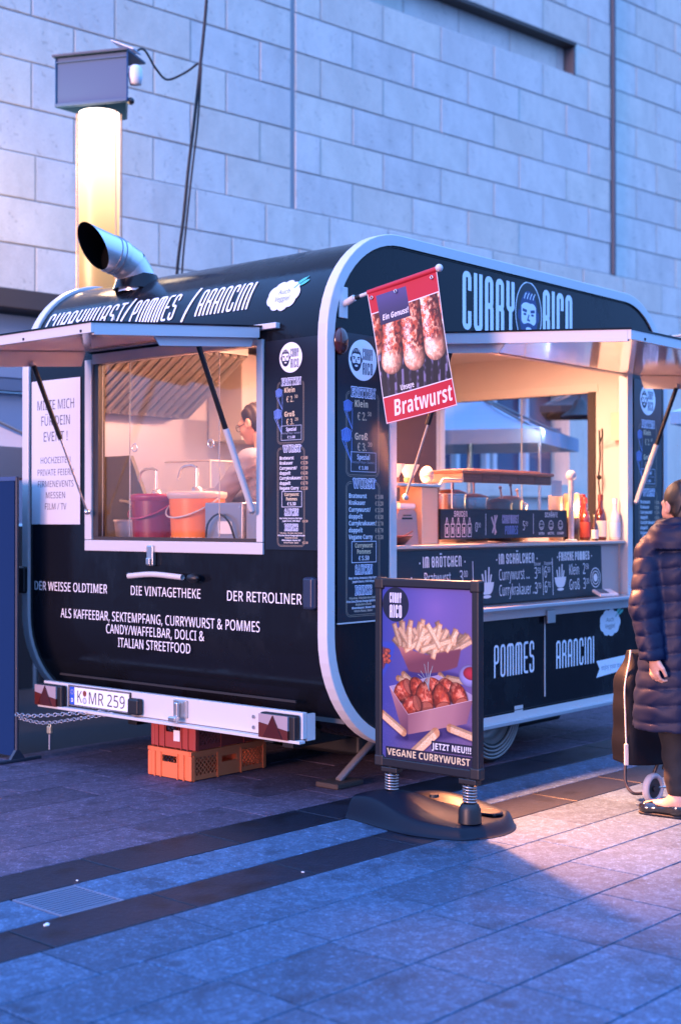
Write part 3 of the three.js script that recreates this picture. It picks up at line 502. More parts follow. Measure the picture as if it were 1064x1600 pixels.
// ---- signs printed on the skin
function decal(name, o, u, v, w, h, draw, opts = {}) {
  const t = canvasTex(w, h, draw);
  return part(name, quad(o, u, v), opts.solid ? printed(t, opts.rough ?? 0.35) : cutout(t, opts.rough ?? 0.4), trailer, opts.label);
}
const onRear = (z0, z1, y0, y1, x = -0.003) => [[x, y0, z0], [0, 0, z1 - z0], [0, y1 - y0, 0]];
const onSide = (x0, x1, y0, y1, z = 0.003) => [[x0, y0, z], [x1 - x0, 0, 0], [0, y1 - y0, 0]];
const LETTER = '#ececf0';
{
  const bigMenu = canvasTex(512, 1943, menuBoard), boardMat = printed(bigMenu, 0.3), smallMenu = printed(canvasTex(653, 1943, menuBoard), 0.3);
  const board = (name, o, u, v, m, d, label) => {
    const g = part(name, quad(o, u, v), m, trailer, label); const c = V(...o).add(V(...u).multiplyScalar(0.5)).add(V(...v).multiplyScalar(0.5)).add(V(...d).multiplyScalar(-0.0035));
    const s = [0, 1, 2].map((k) => Math.abs(u[k]) + Math.abs(v[k]) || 0.005); part('board_back', new THREE.BoxGeometry(...s).translate(c.x, c.y, c.z), blackPlastic, g);
  };
  board('menu_board', ...onRear(-0.425, -0.056, 1.3, 2.385, -0.008), smallMenu, [-1, 0, 0], 'menu board on the rear beside the kitchen window');
  board('menu_board', ...onSide(0.066, 0.478, 0.935, 2.41, 0.008), boardMat, [0, 0, 1], 'menu board left of the serving hatch');
  board('menu_board', ...onSide(3.125, 3.52, 0.935, 2.41, 0.008), boardMat, [0, 0, 1], 'menu board right of the serving hatch');
  part('board_strip', span(0.066, 0.478, 0.925, 0.932, 0.002, 0.014), white, trailer);
  const hire = canvasTex(600, 1000, (x, w, h) => {
    x.fillStyle = '#cdccd1'; x.fillRect(0, 0, w, h);
    [['MIETE MICH', 205, 92, 470], ['FÜR DEIN', 315, 92, 370], ['EVENT !', 425, 92, 310], ['HOCHZEITEN', 578, 60, 380], ['PRIVATE FEIERN', 662, 60, 460], ['FIRMENEVENTS', 742, 60, 450], ['MESSEN', 820, 60, 250], ['FILM / TV', 898, 60, 270]].forEach(([t, y, s, m]) => words(x, t, 300, y, s, '#3f3b47', { align: 'center', max: m }));
  });
  board('hire_poster', ...onRear(-2.43, -1.956, 1.427, 2.307, -0.006), printed(hire, 0.45), [-1, 0, 0], 'white poster on the left of the rear');
  const rear = (text, z0, z1, y0, y1, weight = '') => { const W = Math.round((z1 - z0) * 700), H = Math.round((y1 - y0) * 700); decal('lettering', ...onRear(z0, z1, y0, y1), W, H, (x) => words(x, text, W / 2, H * 0.78, H * 0.76, LETTER, { align: 'center', max: W * 0.98, weight })); };
  rear('DER WEISSE OLDTIMER', -2.415, -1.7, 1.002, 1.098); rear('DIE VINTAGETHEKE', -1.51, -0.91, 1.002, 1.098); rear('DER RETROLINER', -0.725, -0.165, 1.0, 1.098);
  rear('ALS KAFFEEBAR, SEKTEMPFANG, CURRYWURST & POMMES', -2.16, -0.45, 0.842, 0.943); rear('CANDY/WAFFELBAR, DOLCI &', -1.73, -0.88, 0.772, 0.868); rear('ITALIAN STREETFOOD', -1.62, -0.99, 0.697, 0.795);
  // lettering over the curved roof edge
  const P = profile(-0.004, 40).filter(([x, y]) => x < 0.5 && y > 2.44 && y < 2.78), L = [0]; for (let i = 1; i < P.length; i++) L.push(L[i - 1] + Math.hypot(P[i][0] - P[i - 1][0], P[i][1] - P[i - 1][1]));
  const curved = (name, z0, z1, w, h, draw) => {
    const pos = [], nor = [], uv = [], idx = [];
    P.forEach((p, i) => { for (const [z, u] of [[z0, 0], [z1, 1]]) { pos.push(p[0], p[1], z); nor.push(p[2], p[3], 0); uv.push(u, L[i] / L[L.length - 1]); } if (i) idx.push(2 * i - 2, 2 * i - 1, 2 * i + 1, 2 * i - 2, 2 * i + 1, 2 * i); });
    const g = new THREE.BufferGeometry(); g.setAttribute('position', new THREE.Float32BufferAttribute(pos, 3)); g.setAttribute('normal', new THREE.Float32BufferAttribute(nor, 3)); g.setAttribute('uv', new THREE.Float32BufferAttribute(uv, 2)); g.setIndex(idx);
    part(name, g, cutout(canvasTex(w, h, draw), 0.4), trailer);
  };
  const LL = L[L.length - 1], ppm = 620, row = (y) => { const i = P.findIndex((p) => p[1] >= y); return (1 - L[i] / LL); };
  curved('roof_lettering', -2.42, -0.54, Math.round(1.88 * ppm), Math.round(LL * ppm), (x, W, H) => {
    const X = (z) => (z + 2.42) * ppm, y0 = row(2.735) * H, y1 = row(2.567) * H;
    tall(x, 'CURRYWURST', X(-2.39), y0, X(-1.66) - X(-2.39), y1 - y0, 9, LETTER); tall(x, 'POMMES', X(-1.575), y0, X(-1.19) - X(-1.575), y1 - y0, 9, LETTER); tall(x, 'ARANCINI', X(-1.01), y0, X(-0.6) - X(-1.01), y1 - y0, 9, LETTER);
    x.strokeStyle = LETTER; x.lineWidth = 11; for (const z of [-1.655, -1.1]) { x.beginPath(); x.moveTo(X(z) - 4, row(2.55) * H); x.lineTo(X(z) + 28, row(2.75) * H); x.stroke(); }
  });
  const cloud = (x, W, H) => {
    x.fillStyle = '#d6d6dc'; for (let i = 0; i < 9; i++) { const a = i / 9 * 6.283; x.beginPath(); x.arc(W * (0.44 + 0.27 * Math.cos(a)), H * (0.58 + 0.24 * Math.sin(a)), W * 0.15, 0, 7); x.fill(); } x.fillRect(W * 0.25, H * 0.38, W * 0.38, H * 0.4);
    x.strokeStyle = '#2b8a86'; x.lineWidth = W * 0.03; x.beginPath(); x.moveTo(W * 0.66, H * 0.42); x.lineTo(W * 0.92, H * 0.08); x.stroke(); x.fillStyle = '#49b0a4'; for (const [a, b] of [[0.8, 0.2], [0.88, 0.28]]) { x.beginPath(); x.ellipse(W * a, H * b, W * 0.11, H * 0.05, -0.5, 0, 7); x.fill(); }
    words(x, 'Auch', W * 0.44, H * 0.55, H * 0.18, '#23252e', { align: 'center' }); words(x, 'Veggie!', W * 0.44, H * 0.75, H * 0.18, '#23252e', { align: 'center', sx: 0.9 });
  };
  curved('veggie_sticker', -0.475, -0.2, 256, 320, (x) => { x.translate(0, 40); cloud(x, 256, 190); });
  decal('veggie_sticker', ...onSide(2.665, 2.99, 0.69, 0.9), 256, 200, cloud);
  decal('enjoy_sticker', ...onSide(2.63, 3.03, 0.43, 0.55), 256, 96, (x) => { x.fillStyle = '#e9eaf0'; x.beginPath(); x.moveTo(0, 10); x.lineTo(256, 0); x.lineTo(256, 76); x.lineTo(0, 96); x.lineTo(26, 52); x.fill(); words(x, 'enjoy your meal', 40, 60, 34, '#2a4a6a', { font: 'serif', max: 190 }); });
  // CURRY RICO over the hatch, its head between the words
  decal('name_sign', ...onSide(1.14, 2.36, 2.49, 2.89), 1220, 400, (x) => {
    tall(x, 'CURRY', 12, 20, 530, 334, 34, LETTER); tall(x, 'RICO', 852, 20, 345, 334, 34, LETTER);
    x.fillStyle = '#0a1020'; x.beginPath(); x.ellipse(695, 190, 142, 190, 0, 0, 7); x.fill(); x.strokeStyle = LETTER; x.lineWidth = 8; x.stroke(); beardedFace(x, 695, 196, 320, '#20386e', LETTER);
  });
  const under = (text, x0, x1, y0, y1) => decal('lettering', ...onSide(x0, x1, y0, y1), Math.round((x1 - x0) * 700), Math.round((y1 - y0) * 700), (x, W, H) => tall(x, text, 2, 2, W - 4, H - 4, 11, LETTER));
  under('POMMES', 1.46, 1.895, 0.527, 0.725); under('ARANCINI', 2.14, 2.605, 0.525, 0.705); under('CURRYWURST', 0.68, 1.27, 0.527, 0.725);
  part('divider_line', [span(2.008, 2.018, 0.37, 0.86, 0.001, 0.004), span(1.338, 1.348, 0.37, 0.86, 0.001, 0.004)], white, trailer);
  part('maker_label', span(1.68, 1.77, 0.3, 0.345, 0.001, 0.0025), white, trailer);
}
// ---- hatches: hinged flap panels with frame, side flanges, gas struts
function hatch(name, label, hinge, len, depth, drop, F, flangeFrom, strutTo, panelMat) {   // F(along, out, up) -> world; drop over its depth
  const h = new THREE.Group(); h.name = name; h.userData.label = label; trailer.add(h);
  const at = (a, o, u) => F(a, o, -drop * (o / depth) + u), slabOf = (a0, a1, o0, o1, u0, u1) => {
    const g = new THREE.BoxGeometry(1, 1, 1), P = g.attributes.position;
    for (let i = 0; i < P.count; i++) { const v = at(P.getX(i) > 0 ? a1 : a0, P.getY(i) > 0 ? o1 : o0, P.getZ(i) > 0 ? u1 : u0); P.setXYZ(i, ...v); }
    const n = g.toNonIndexed(); n.deleteAttribute('normal'); n.computeVertexNormals(); return n;
  };
  part('panel', [slabOf(0.02, len - 0.02, 0.02, depth - 0.02, -0.006, 0.004)], panelMat, h);
  part('panel_top', [slabOf(-0.004, len + 0.004, 0.0, depth + 0.004, 0.0055, 0.014)], navy, h);
  part('frame_rail', [slabOf(0, len, depth - 0.018, depth, -0.04, 0.005)], white, h); part('frame_rail', [slabOf(0, 0.018, 0.03, depth - 0.019, -0.05, 0.005)], white, h); part('frame_rail', [slabOf(len - 0.018, len, 0.03, depth - 0.019, -0.05, 0.005)], white, h);
  for (const [a, k] of [[0.03, 0], [len - 0.036, 1]]) {
    const q = [[flangeFrom[0], -0.01], [flangeFrom[1], -0.01], [flangeFrom[1] - 0.07, -0.095], [flangeFrom[0] + 0.03, -0.095]], p = part('flange', [0].map(() => {
      const g = new THREE.BoxGeometry(1, 1, 1), P = g.attributes.position;
      for (let i = 0; i < P.count; i++) { const c = q[P.getX(i) > 0 ? (P.getY(i) > 0 ? 1 : 2) : (P.getY(i) > 0 ? 0 : 3)]; P.setXYZ(i, ...at(P.getZ(i) > 0 ? a + 0.006 : a, ...c)); }
      const n = g.toNonIndexed(); n.deleteAttribute('normal'); n.computeVertexNormals(); return n;
    }), white, h);
  }
  for (const a of [0.052, len - 0.052]) {
    const top = at(a, strutTo[0], -0.075), bot = F(a, strutTo[1], strutTo[2]), mid = top.map((v, i) => v + (bot[i] - v) * 0.5), e = top.map((v, i) => v + (bot[i] - v) * 0.02);
    const s = part('gas_strut', [bar(e, mid, 0.014, 0.014)], blackPlastic, h);
    if (strutTo[3] === (a < 0.1 ? 0 : 1) || strutTo[3] === 2) part('strut_sleeve', [bar(mid, bot, 0.017, 0.017)], white, s); else part('strut_rod', [bar(mid, bot, 0.006, 0.006)], steel, s);
    part('strut_pivot', [ball(...top, 0.016), ball(...bot, 0.018)], steel, s);
  }
  for (const a of [0.05, 0.35, 0.65, 0.95]) part('bolt', [slabOf(a * len - 0.006, a * len + 0.006, depth, depth + 0.003, -0.034, -0.022)], blackPlastic, h);
  for (const a of [0.1, len - 0.2]) part('latch', [slabOf(a, a + 0.1, depth - 0.06, depth - 0.03, -0.03, -0.006)], blackPlastic, h);
  return h;
}
const glossy = std(0.92, 0.78, 0.77, 0.1, { metalness: 0.4 });
hatch('rear_hatch', 'raised flap over the kitchen window', 0, 1.46, 1.135, 0.1, (a, o, u) => [-0.016 - o, 2.455 + u, -0.43 - a], [0.03, 0.76], [0.42, 0.03, -0.955, 0], glossy);
hatch('serving_hatch', 'raised flap over the serving counter', 0, 2.62, 1.37, 0.1, (a, o, u) => [0.535 + a, 2.434 + u, 0.035 + o], [0.02, 0.68], [0.3, 0.0, -0.86, 1], glossy);
part('hatch_hinge', [span(-0.03, 0.004, 2.446, 2.476, -1.9, -0.33, 0.004)], white, trailer);
// ---- rear hardware
{
  const m = trailer;
  const bumper = part('bumper', [span(-0.055, -0.02, 0.345, 0.48, -2.24, -0.118, 0.004), span(-0.1, -0.0555, 0.328, 0.344, -2.24, -0.1, 0.003)], white, m);
  part('bumper_lip', [span(-0.02, 0.04, 0.335, 0.47, -0.135, -0.118)], white, m);
  part('bracket', [span(-0.019, 0.35, 0.3, 0.4, -2.0, -1.94), span(-0.019, 0.35, 0.3, 0.4, -0.42, -0.36)], blackPlastic, m);
  const plate = part('number_plate', quad([-0.0615, 0.357, -1.985], [0, 0, 0.545], [0, 0.113, 0]), printed(canvasTex(1040, 216, (x) => {
    x.fillStyle = '#e9e8ea'; x.fillRect(0, 0, 1040, 216); x.strokeStyle = '#1a1a1c'; x.lineWidth = 8; x.strokeRect(6, 6, 1028, 204);
    x.fillStyle = '#2450b8'; x.fillRect(10, 10, 84, 196); words(x, 'D', 52, 180, 60, '#f0f0f0', { align: 'center', weight: 'bold' });
    x.fillStyle = '#f0d050'; for (let i = 0; i < 10; i++) { x.beginPath(); x.arc(52 + 24 * Math.cos(i * 0.628), 66 + 24 * Math.sin(i * 0.628), 4, 0, 7); x.fill(); }
    words(x, 'K', 128, 178, 186, '#141416', { max: 100 }); words(x, 'MR 259', 330, 178, 186, '#141416', { max: 640 });
    x.fillStyle = '#7c3a2c'; x.beginPath(); x.arc(274, 70, 34, 0, 7); x.fill(); x.fillStyle = '#8a90a0'; x.beginPath(); x.arc(274, 150, 38, 0, 7); x.fill(); x.fillStyle = '#c8ccd6'; x.beginPath(); x.arc(274, 150, 22, 0, 7); x.fill();
  }), 0.4), bumper);
  part('plate_holder', [span(-0.0605, -0.0555, 0.346, 0.474, -1.995, -1.43)], blackPlastic, bumper);
  part('plate_lamp', [span(-0.1, -0.0555, 0.355, 0.448, -1.42, -1.325, 0.014)], blackPlastic, bumper);
  const red = std(0.1, 0.018, 0.014, 0.16, { clearcoat: 0.8 }), clear = std(0.36, 0.29, 0.31, 0.14, { clearcoat: 0.8 }), deep = std(0.06, 0.009, 0.009, 0.16, { clearcoat: 0.7 });
  for (const [z, s] of [[-2.135, 1], [-0.255, 1]]) {
    const l = part('tail_light', [span(-0.1, -0.056, 0.335, 0.468, z - 0.125, z + 0.125, 0.012)], blackPlastic, bumper);
    part('red_lens', [prism([[z - 0.118, 0.342], [z + 0.085, 0.342], [z + 0.085, 0.388], [z - 0.118, 0.418]], 'x', -0.112, -0.1005)], red, l);
    part('clear_lens', [prism([[z - 0.118, 0.4195], [z + 0.085, 0.3895], [z + 0.085, 0.462], [z - 0.118, 0.462]], 'x', -0.112, -0.1005)], clear, l);
    part('reflector', [prism([[z - 0.082, 0.346], [z + 0.052, 0.346], [z - 0.015, 0.46]], 'x', -0.119, -0.1125)], deep, l);
  }
  part('latch_plate', [span(-0.075, -0.0555, 0.375, 0.47, -1.06, -0.96, 0.004), span(-0.1, -0.076, 0.36, 0.46, -1.03, -1.0, 0.008), span(-0.13, -0.1005, 0.355, 0.385, -1.045, -0.985, 0.008)], steel, bumper);
  part('bolt', [0.43, 0.375].flatMap((y) => [bar([-0.056, y, -0.46], [-0.062, y, -0.46], 0.01)]), steel, bumper);
  part('window_latch', [span(-0.03, -0.003, 1.195, 1.31, -1.335, -1.28, 0.006), span(-0.045, -0.0305, 1.2, 1.24, -1.325, -1.29, 0.006)], steel, m);
  const hd = part('grab_handle', [tube([[-0.06, 1.135, -1.45], [-0.065, 1.15, -1.25], [-0.062, 1.14, -1.0]], 0.016, 20)], white, m);
  part('handle_end', [ball(-0.045, 1.137, -0.935, 0.03, 0.8, 0.8, 1.6), ball(-0.045, 1.14, -1.46, 0.02), ball(-0.045, 1.152, -1.245, 0.017), span(-0.04, -0.001, 1.12, 1.15, -0.955, -0.925)], blackPlastic, hd);
  part('corner_grip', [span(-0.05, -0.001, 1.0, 1.165, -0.13, -0.058, 0.016)], std(0.02, 0.03, 0.06, 0.3), m);
  part('corner_grip', [span(-0.05, -0.001, 1.0, 1.165, -2.535, -2.455, 0.016)], blackPlastic, m);
  part('lower_seam', [span(-0.0, 0.01, 0.56, 0.572, -2.2, -0.25)].map((g) => g.rotateZ(0).translate(0.035, -0.05, 0)), rubber, m);
  part('side_marker', [new THREE.SphereGeometry(1, 20, 12).scale(0.052, 0.07, 0.03).translate(0.085, 2.36, 0.014)], std(0.06, 0.01, 0.008, 0.15, { clearcoat: 0.6 }), m);
  // underside, wheel, support leg
  part('axle', [bar([1.62, 0.3, -2.2], [1.62, 0.3, -0.35], 0.035)], blackPlastic, m);
  for (const z of [-0.2, -2.3]) {
    const w = part('wheel', [lathe([[0.0, -0.06], [0.17, -0.06], [0.19, -0.09], [0.27, -0.1], [0.3, -0.07], [0.305, 0], [0.3, 0.07], [0.27, 0.1], [0.19, 0.09], [0.17, 0.06]], 40).rotateX(Math.PI / 2).translate(1.62, 0.304, z)], rubber, m);
    part('rim', [lathe([[0.188, 0.092], [0.178, 0.075], [0.16, 0.07], [0.15, 0.04], [0.1, 0.05], [0.08, 0.07], [0.05, 0.072], [0.045, 0.09], [0, 0.092]], 40).rotateX(Math.PI / 2).translate(1.62, 0.304, z), ...[0.205, 0.228, 0.25, 0.27].map((r) => new THREE.TorusGeometry(r, 0.008, 8, 48).scale(1, 1, 1.1).translate(1.62, 0.304, z + 0.096))], std(0.24, 0.21, 0.2, 0.45, { metalness: 0.3 }), w);
  }
  part('under_rail', [span(0.62, 3.1, 0.245, 0.268, -0.03, 0.035, 0.003)], alu, m);
  const leg = part('support_leg', [bar([0.5, 0.03, -0.36], [0.95, 0.36, -0.3], 0.02, 0.02, 10), bar([0.62, 0.3, -0.34], [0.74, 0.22, -0.33], 0.012, 0.012, 8)], std(0.28, 0.26, 0.27, 0.45, { metalness: 0.4 }), m);
  part('foot_plate', [span(0.4, 0.62, 0.001, 0.03, -0.44, -0.28, 0.008)], std(0.05, 0.035, 0.03, 0.8), leg);
  part('drawbar', [bar([0.25, 0.3, -1.75], [0.8, 0.12, -1.55], 0.025)], blackPlastic, m);
  part('added_shade_box', span(0.85, 1.25, 0.09, 0.262, -2.1, -0.5, 0.03), blackPlastic, m); part('added_shade_box', span(2.0, 2.9, 0.09, 0.262, -2.1, -0.42, 0.03), blackPlastic, m);  // unseen dark boxes, added to keep the low sun off the ground below
  for (const z of [-0.6, -1.9]) part('added_shade_beam', span(0.35, 3.3, 0.2, 0.262, z - 0.04, z + 0.04, 0.004), blackPlastic, m);  // unseen beams, added with the boxes to block light under the body
  // exhaust elbow on the roof
  const pipe = new THREE.Group(); pipe.name = 'exhaust_pipe'; m.add(pipe);
  const C = [[0.3, 2.84, -1.8], [0.3, 2.92, -1.8], [0.24, 2.99, -1.8], [0.15, 3.025, -1.8], [-0.045, 3.06, -1.8]], sheet = std(0.72, 0.73, 0.75, 0.27, { metalness: 0.7 });
  const seg = (a, b, r) => { const p = V(...a), q = V(...b), d = q.clone().sub(p), e = d.clone().normalize().multiplyScalar(0.012); return new THREE.CylinderGeometry(r, r, d.length() + 0.02, 32, 1, true).applyQuaternion(new THREE.Quaternion().setFromUnitVectors(V(0, 1, 0), d.clone().normalize())).translate((p.x + q.x) / 2, (p.y + q.y) / 2, (p.z + q.z) / 2); };
  for (let i = 0; i < 3; i++) part('elbow_segment', seg(C[i], C[i + 1], 0.112 - i * 0.0012), sheet, pipe);
  // mouth cut slanting: a tube whose end ring is sheared
  const N = 36, mouth = [], a = V(...C[3]), d = V(-0.97, 0.2, 0).normalize(), up = V(0.2, 0.97, 0).normalize(), ring = (t) => V(0, 0, 0).addScaledVector(up, Math.cos(t) * 0.111).addScaledVector(V(0, 0, 1), Math.sin(t) * 0.111);
  for (let i = 0; i < N; i++) { const t0 = i / N * 2 * Math.PI, t1 = (i + 1) / N * 2 * Math.PI, e = (t) => a.clone().add(ring(t)).addScaledVector(d, 0.19 + 0.1 * Math.cos(t)), s = (t) => a.clone().add(ring(t)).addScaledVector(d, -0.02); for (const p of [s(t0), e(t1), e(t0), s(t0), s(t1), e(t1)]) mouth.push(...p.toArray()); }
  const mg = new THREE.BufferGeometry(); mg.setAttribute('position', new THREE.Float32BufferAttribute(mouth, 3)); const mm = mergeVertices(mg); mm.computeVertexNormals();
  part('mouth_pipe', mm, sheet, pipe);
  { const q = mm.clone(); const p = q.attributes.position; for (let i = 0; i < p.count; i++) { const v = V(p.getX(i), p.getY(i), p.getZ(i)).sub(a), s = v.dot(d); v.addScaledVector(d, -s).multiplyScalar(0.968).addScaledVector(d, s - 0.002).add(a); p.setXYZ(i, v.x, v.y, v.z); } q.computeVertexNormals(); part('black_liner', q, std(0.004, 0.004, 0.005, 0.95, { specularIntensity: 0.1 }), pipe); }  // near-black liner just inside the slanted mouth
  part('pipe_inside', new THREE.CylinderGeometry(0.107, 0.107, 0.02, 30).applyQuaternion(new THREE.Quaternion().setFromUnitVectors(V(0, 1, 0), d)).translate(...a.clone().addScaledVector(d, 0.03).toArray()), std(0.004, 0.004, 0.004, 0.95, { specularIntensity: 0.1 }), pipe);
  part('seam_ring', [0.02, 0.055].map((k) => new THREE.TorusGeometry(0.1125, 0.003, 6, 36).applyQuaternion(new THREE.Quaternion().setFromUnitVectors(V(0, 0, 1), d)).translate(...a.clone().addScaledVector(d, k).toArray())), std(0.2, 0.2, 0.22, 0.4, { metalness: 0.7 }), pipe);
  part('roof_flange', [new THREE.CylinderGeometry(0.119, 0.15, 0.09, 30).translate(0.305, 2.89, -1.8)], navy, pipe);
}
// ---- serving ledge, counter, kitchen inside
{
  const m = trailer, wood = std(0.42, 0.3, 0.22, 0.5);
  part('ledge', [span(0.55, 3.12, 0.935, 0.957, 0.014, 0.15, 0.004)], alu, m); part('ledge_front', [span(0.55, 3.08, 0.868, 0.933, 0.0, 0.022, 0.004)], white, m);
  part('ledge_catch', [span(1.99, 2.08, 0.82, 0.9, 0.0225, 0.04, 0.004)], steel, m);
  part('counter_top', [span(0.552, 3.025, 1.296, 1.316, -0.55, -0.002, 0.004)], std(0.62, 0.46, 0.38, 0.35), m);
  part('counter_front', [span(0.55, 3.025, 0.93, 1.294, -0.09, -0.05)], std(0.55, 0.36, 0.32, 0.5), m);
  part('counter_body', [span(0.6, 3.0, 0.46, 1.29, -0.5, -0.1)], lining, m);
  // rear worktop, splash wall, extractor hood
  part('worktop', [span(0.055, 2.4, 1.2, 1.235, -WID + 0.06, -1.85)], steel, m); part('rear_sill', [span(0.056, 0.5, 1.32, 1.345, -1.84, -0.45)], steel, m);
  part('splash_wall', [span(0.08, 2.9, 1.24, 2.15, -WID + 0.053, -WID + 0.058)], std(0.55, 0.5, 0.5, 0.32, { metalness: 0.75 }), m);
  const hood = new THREE.Group(); hood.name = 'extractor_hood'; m.add(hood);
  const hs = std(0.6, 0.55, 0.5, 0.33, { metalness: 0.85 });
  part('hood_lip', [span(0.06, 1.16, 2.14, 2.185, -2.33, -2.29, 0.004)], hs, hood);
  part('hood_side', [prism([[-2.44, 2.14], [-2.29, 2.14], [-1.72, 2.52], [-1.72, 2.655], [-2.44, 2.655]], 'x', 1.16, 1.175)], hs, hood);
  part('hood_front', [span(0.06, 1.16, 2.52, 2.655, -1.735, -1.72)], hs, hood);
  const a = Math.atan2(0.36, 0.57), len = Math.hypot(0.36, 0.57), slat = new THREE.BoxGeometry(0.05, 0.012, len, 1, 1, 1);
  for (let k = 0; k < 15; k++) { const s = part('filter_baffle', new THREE.CylinderGeometry(0.026, 0.026, len, 10, 1, false, 0, Math.PI).rotateZ(Math.PI / 2).rotateY(Math.PI / 2).rotateX(Math.PI).rotateX(-a), hs, hood); s.position.set(0.1 + k * 0.073, 2.335, -2.005); }
  part('filter_back', [box(0, 0, 0, 1.09, 0.01, len).rotateX(-a).translate(0.61, 2.352, -2.01)], std(0.05, 0.045, 0.042, 0.6), hood);
  part('tall_cabinet', [span(2.55, 3.3, 0.46, 2.5, -2.44, -1.78, 0.01)], std(0.075, 0.04, 0.045, 0.5), m);
  part('wall_cupboard', [span(1.5, 2.5, 2.0, 2.6, -2.44, -2.1, 0.01)], lining, m);
  part('side_partition', [prism([[-2.44, 1.24], [-1.88, 1.24], [-1.88, 1.45], [-2.1, 1.86], [-2.44, 1.86]], 'x', 0.5, 0.53)], std(0.2, 0.17, 0.12, 0.6), m);
  part('end_post', [span(3.42, 3.5, 1.33, 2.6, -1.99, -1.91)], lining, m);
  // lamps: glowing panels in the ceiling and under the hatch rail, with their lights
  const panelGlow = (k) => new THREE.MeshStandardMaterial({ color: new THREE.Color(0.8, 0.7, 0.6), emissive: WARM, emissiveIntensity: k });
  const lamp = (x, z, w, d, power, name) => {
    const g = part('ceiling_lamp', [span(x - w / 2, x + w / 2, 2.64, 2.659, z - d / 2, z + d / 2, 0.004)], panelGlow(2.5), m);
    const l = new THREE.RectAreaLight(WARM, power, w, d); l.position.set(x, 2.635, z); l.rotation.x = -Math.PI / 2; l.name = name; m.add(l);
  };
  lamp(1.45, -0.62, 0.4, 0.16, 150, 'counter_light'); lamp(2.6, -0.5, 0.3, 0.12, 105, 'counter_light'); lamp(0.75, -1.2, 0.4, 0.16, 36, 'kitchen_light');
  const spotLamp = part('spot_lamp', [lathe([[0.0, 0.055], [0.03, 0.055], [0.045, 0.0], [0.042, 0.0], [0.03, 0.05]]).rotateX(-0.45).translate(0.85, 2.412, -0.407), bar([0.85, 2.46, -0.43], [0.85, 2.662, -0.43], 0.012)], white, m);
  part('spot_bulb', [new THREE.CylinderGeometry(0.038, 0.038, 0.006, 20).rotateX(-0.45).translate(0.85, 2.417, -0.405)], panelGlow(3), spotLamp);
  const spot = new THREE.SpotLight(new THREE.Color(1, 0.32, 0.13), 110, 0, 0.56, 0.9); spot.position.set(0.85, 2.4, -0.4); spot.target.position.set(0.7, 0, 1.0); spot.shadow.radius = 5; spot.castShadow = true; spot.name = 'counter_spot'; m.add(spot, spot.target); spot.target.name = 'counter_spot_target';
}

// ------------------------------------------------------------------ printed food photographs, computed pixel by pixel
function painter(x, W, H) {
  const im = x.getImageData(0, 0, W, H), D = im.data;
  const put = (o, c, k) => { for (let q = 0; q < 3; q++) D[o + q] = D[o + q] * (1 - k) + clamp(c[q], 0, 255) * k; };
  return {
    rod(a, b, r, soft, col, square) {                    // a round-ended (or square-cut) rod; col(across -1..1, along 0..1, facing 0..1, x, y)
      const dx = b[0] - a[0], dy = b[1] - a[1], L = Math.hypot(dx, dy), m = r + soft;
      for (let y = Math.max(0, Math.floor(Math.min(a[1], b[1]) - m)); y < Math.min(H, Math.max(a[1], b[1]) + m); y++) for (let px = Math.max(0, Math.floor(Math.min(a[0], b[0]) - m)); px < Math.min(W, Math.max(a[0], b[0]) + m); px++) {
        const ux = px - a[0], uy = y - a[1], t = (ux * dx + uy * dy) / (L * L), s = (ux * dy - uy * dx) / L; let d;
        if (square) d = Math.max(Math.abs(s) - r, -t * L, (t - 1) * L); else { const tc = clamp(t), ex = ux - dx * tc, ey = uy - dy * tc; d = Math.hypot(ex, ey) - r; }
        if (d > soft) continue;
        const k = 1 - smooth(-soft, soft, d), f = Math.sqrt(Math.max(0, 1 - Math.min(1, ((d + r) / r) ** 2)));
        put((y * W + px) * 4, col(s / r, t, f, px, y), k);
      }
    },
    blob(c, rx, ry, ang, soft, col) {
      const R = Math.max(rx, ry) + soft, ca = Math.cos(ang), sa = Math.sin(ang);
      for (let y = Math.max(0, Math.floor(c[1] - R)); y < Math.min(H, c[1] + R); y++) for (let px = Math.max(0, Math.floor(c[0] - R)); px < Math.min(W, c[0] + R); px++) {
        const ux = px - c[0], uy = y - c[1], p = (ux * ca + uy * sa) / rx, q = (-ux * sa + uy * ca) / ry, e = Math.hypot(p, q), d = (e - 1) * Math.min(rx, ry);
        if (d > soft) continue;
        put((y * W + px) * 4, col(p, q, Math.sqrt(Math.max(0, 1 - Math.min(1, e * e))), px, y), 1 - smooth(-soft, soft, d));
      }
    },
    grain(k) { for (let o = 0; o < D.length; o += 4) { const g = (rnd() - 0.5) * k; for (let q = 0; q < 3; q++) D[o + q] = clamp(D[o + q] + g, 0, 255); } },
    done() { x.putImageData(im, 0, 0); },
  };
}
const mixc = (a, b, k) => a.map((v, i) => v + (b[i] - v) * clamp(k)), scalec = (a, k) => a.map((v) => v * k);
const fract1 = (v) => v - Math.floor(v), grainy = (n, px, py, s) => n(fract1(px / s), fract1(py / s));
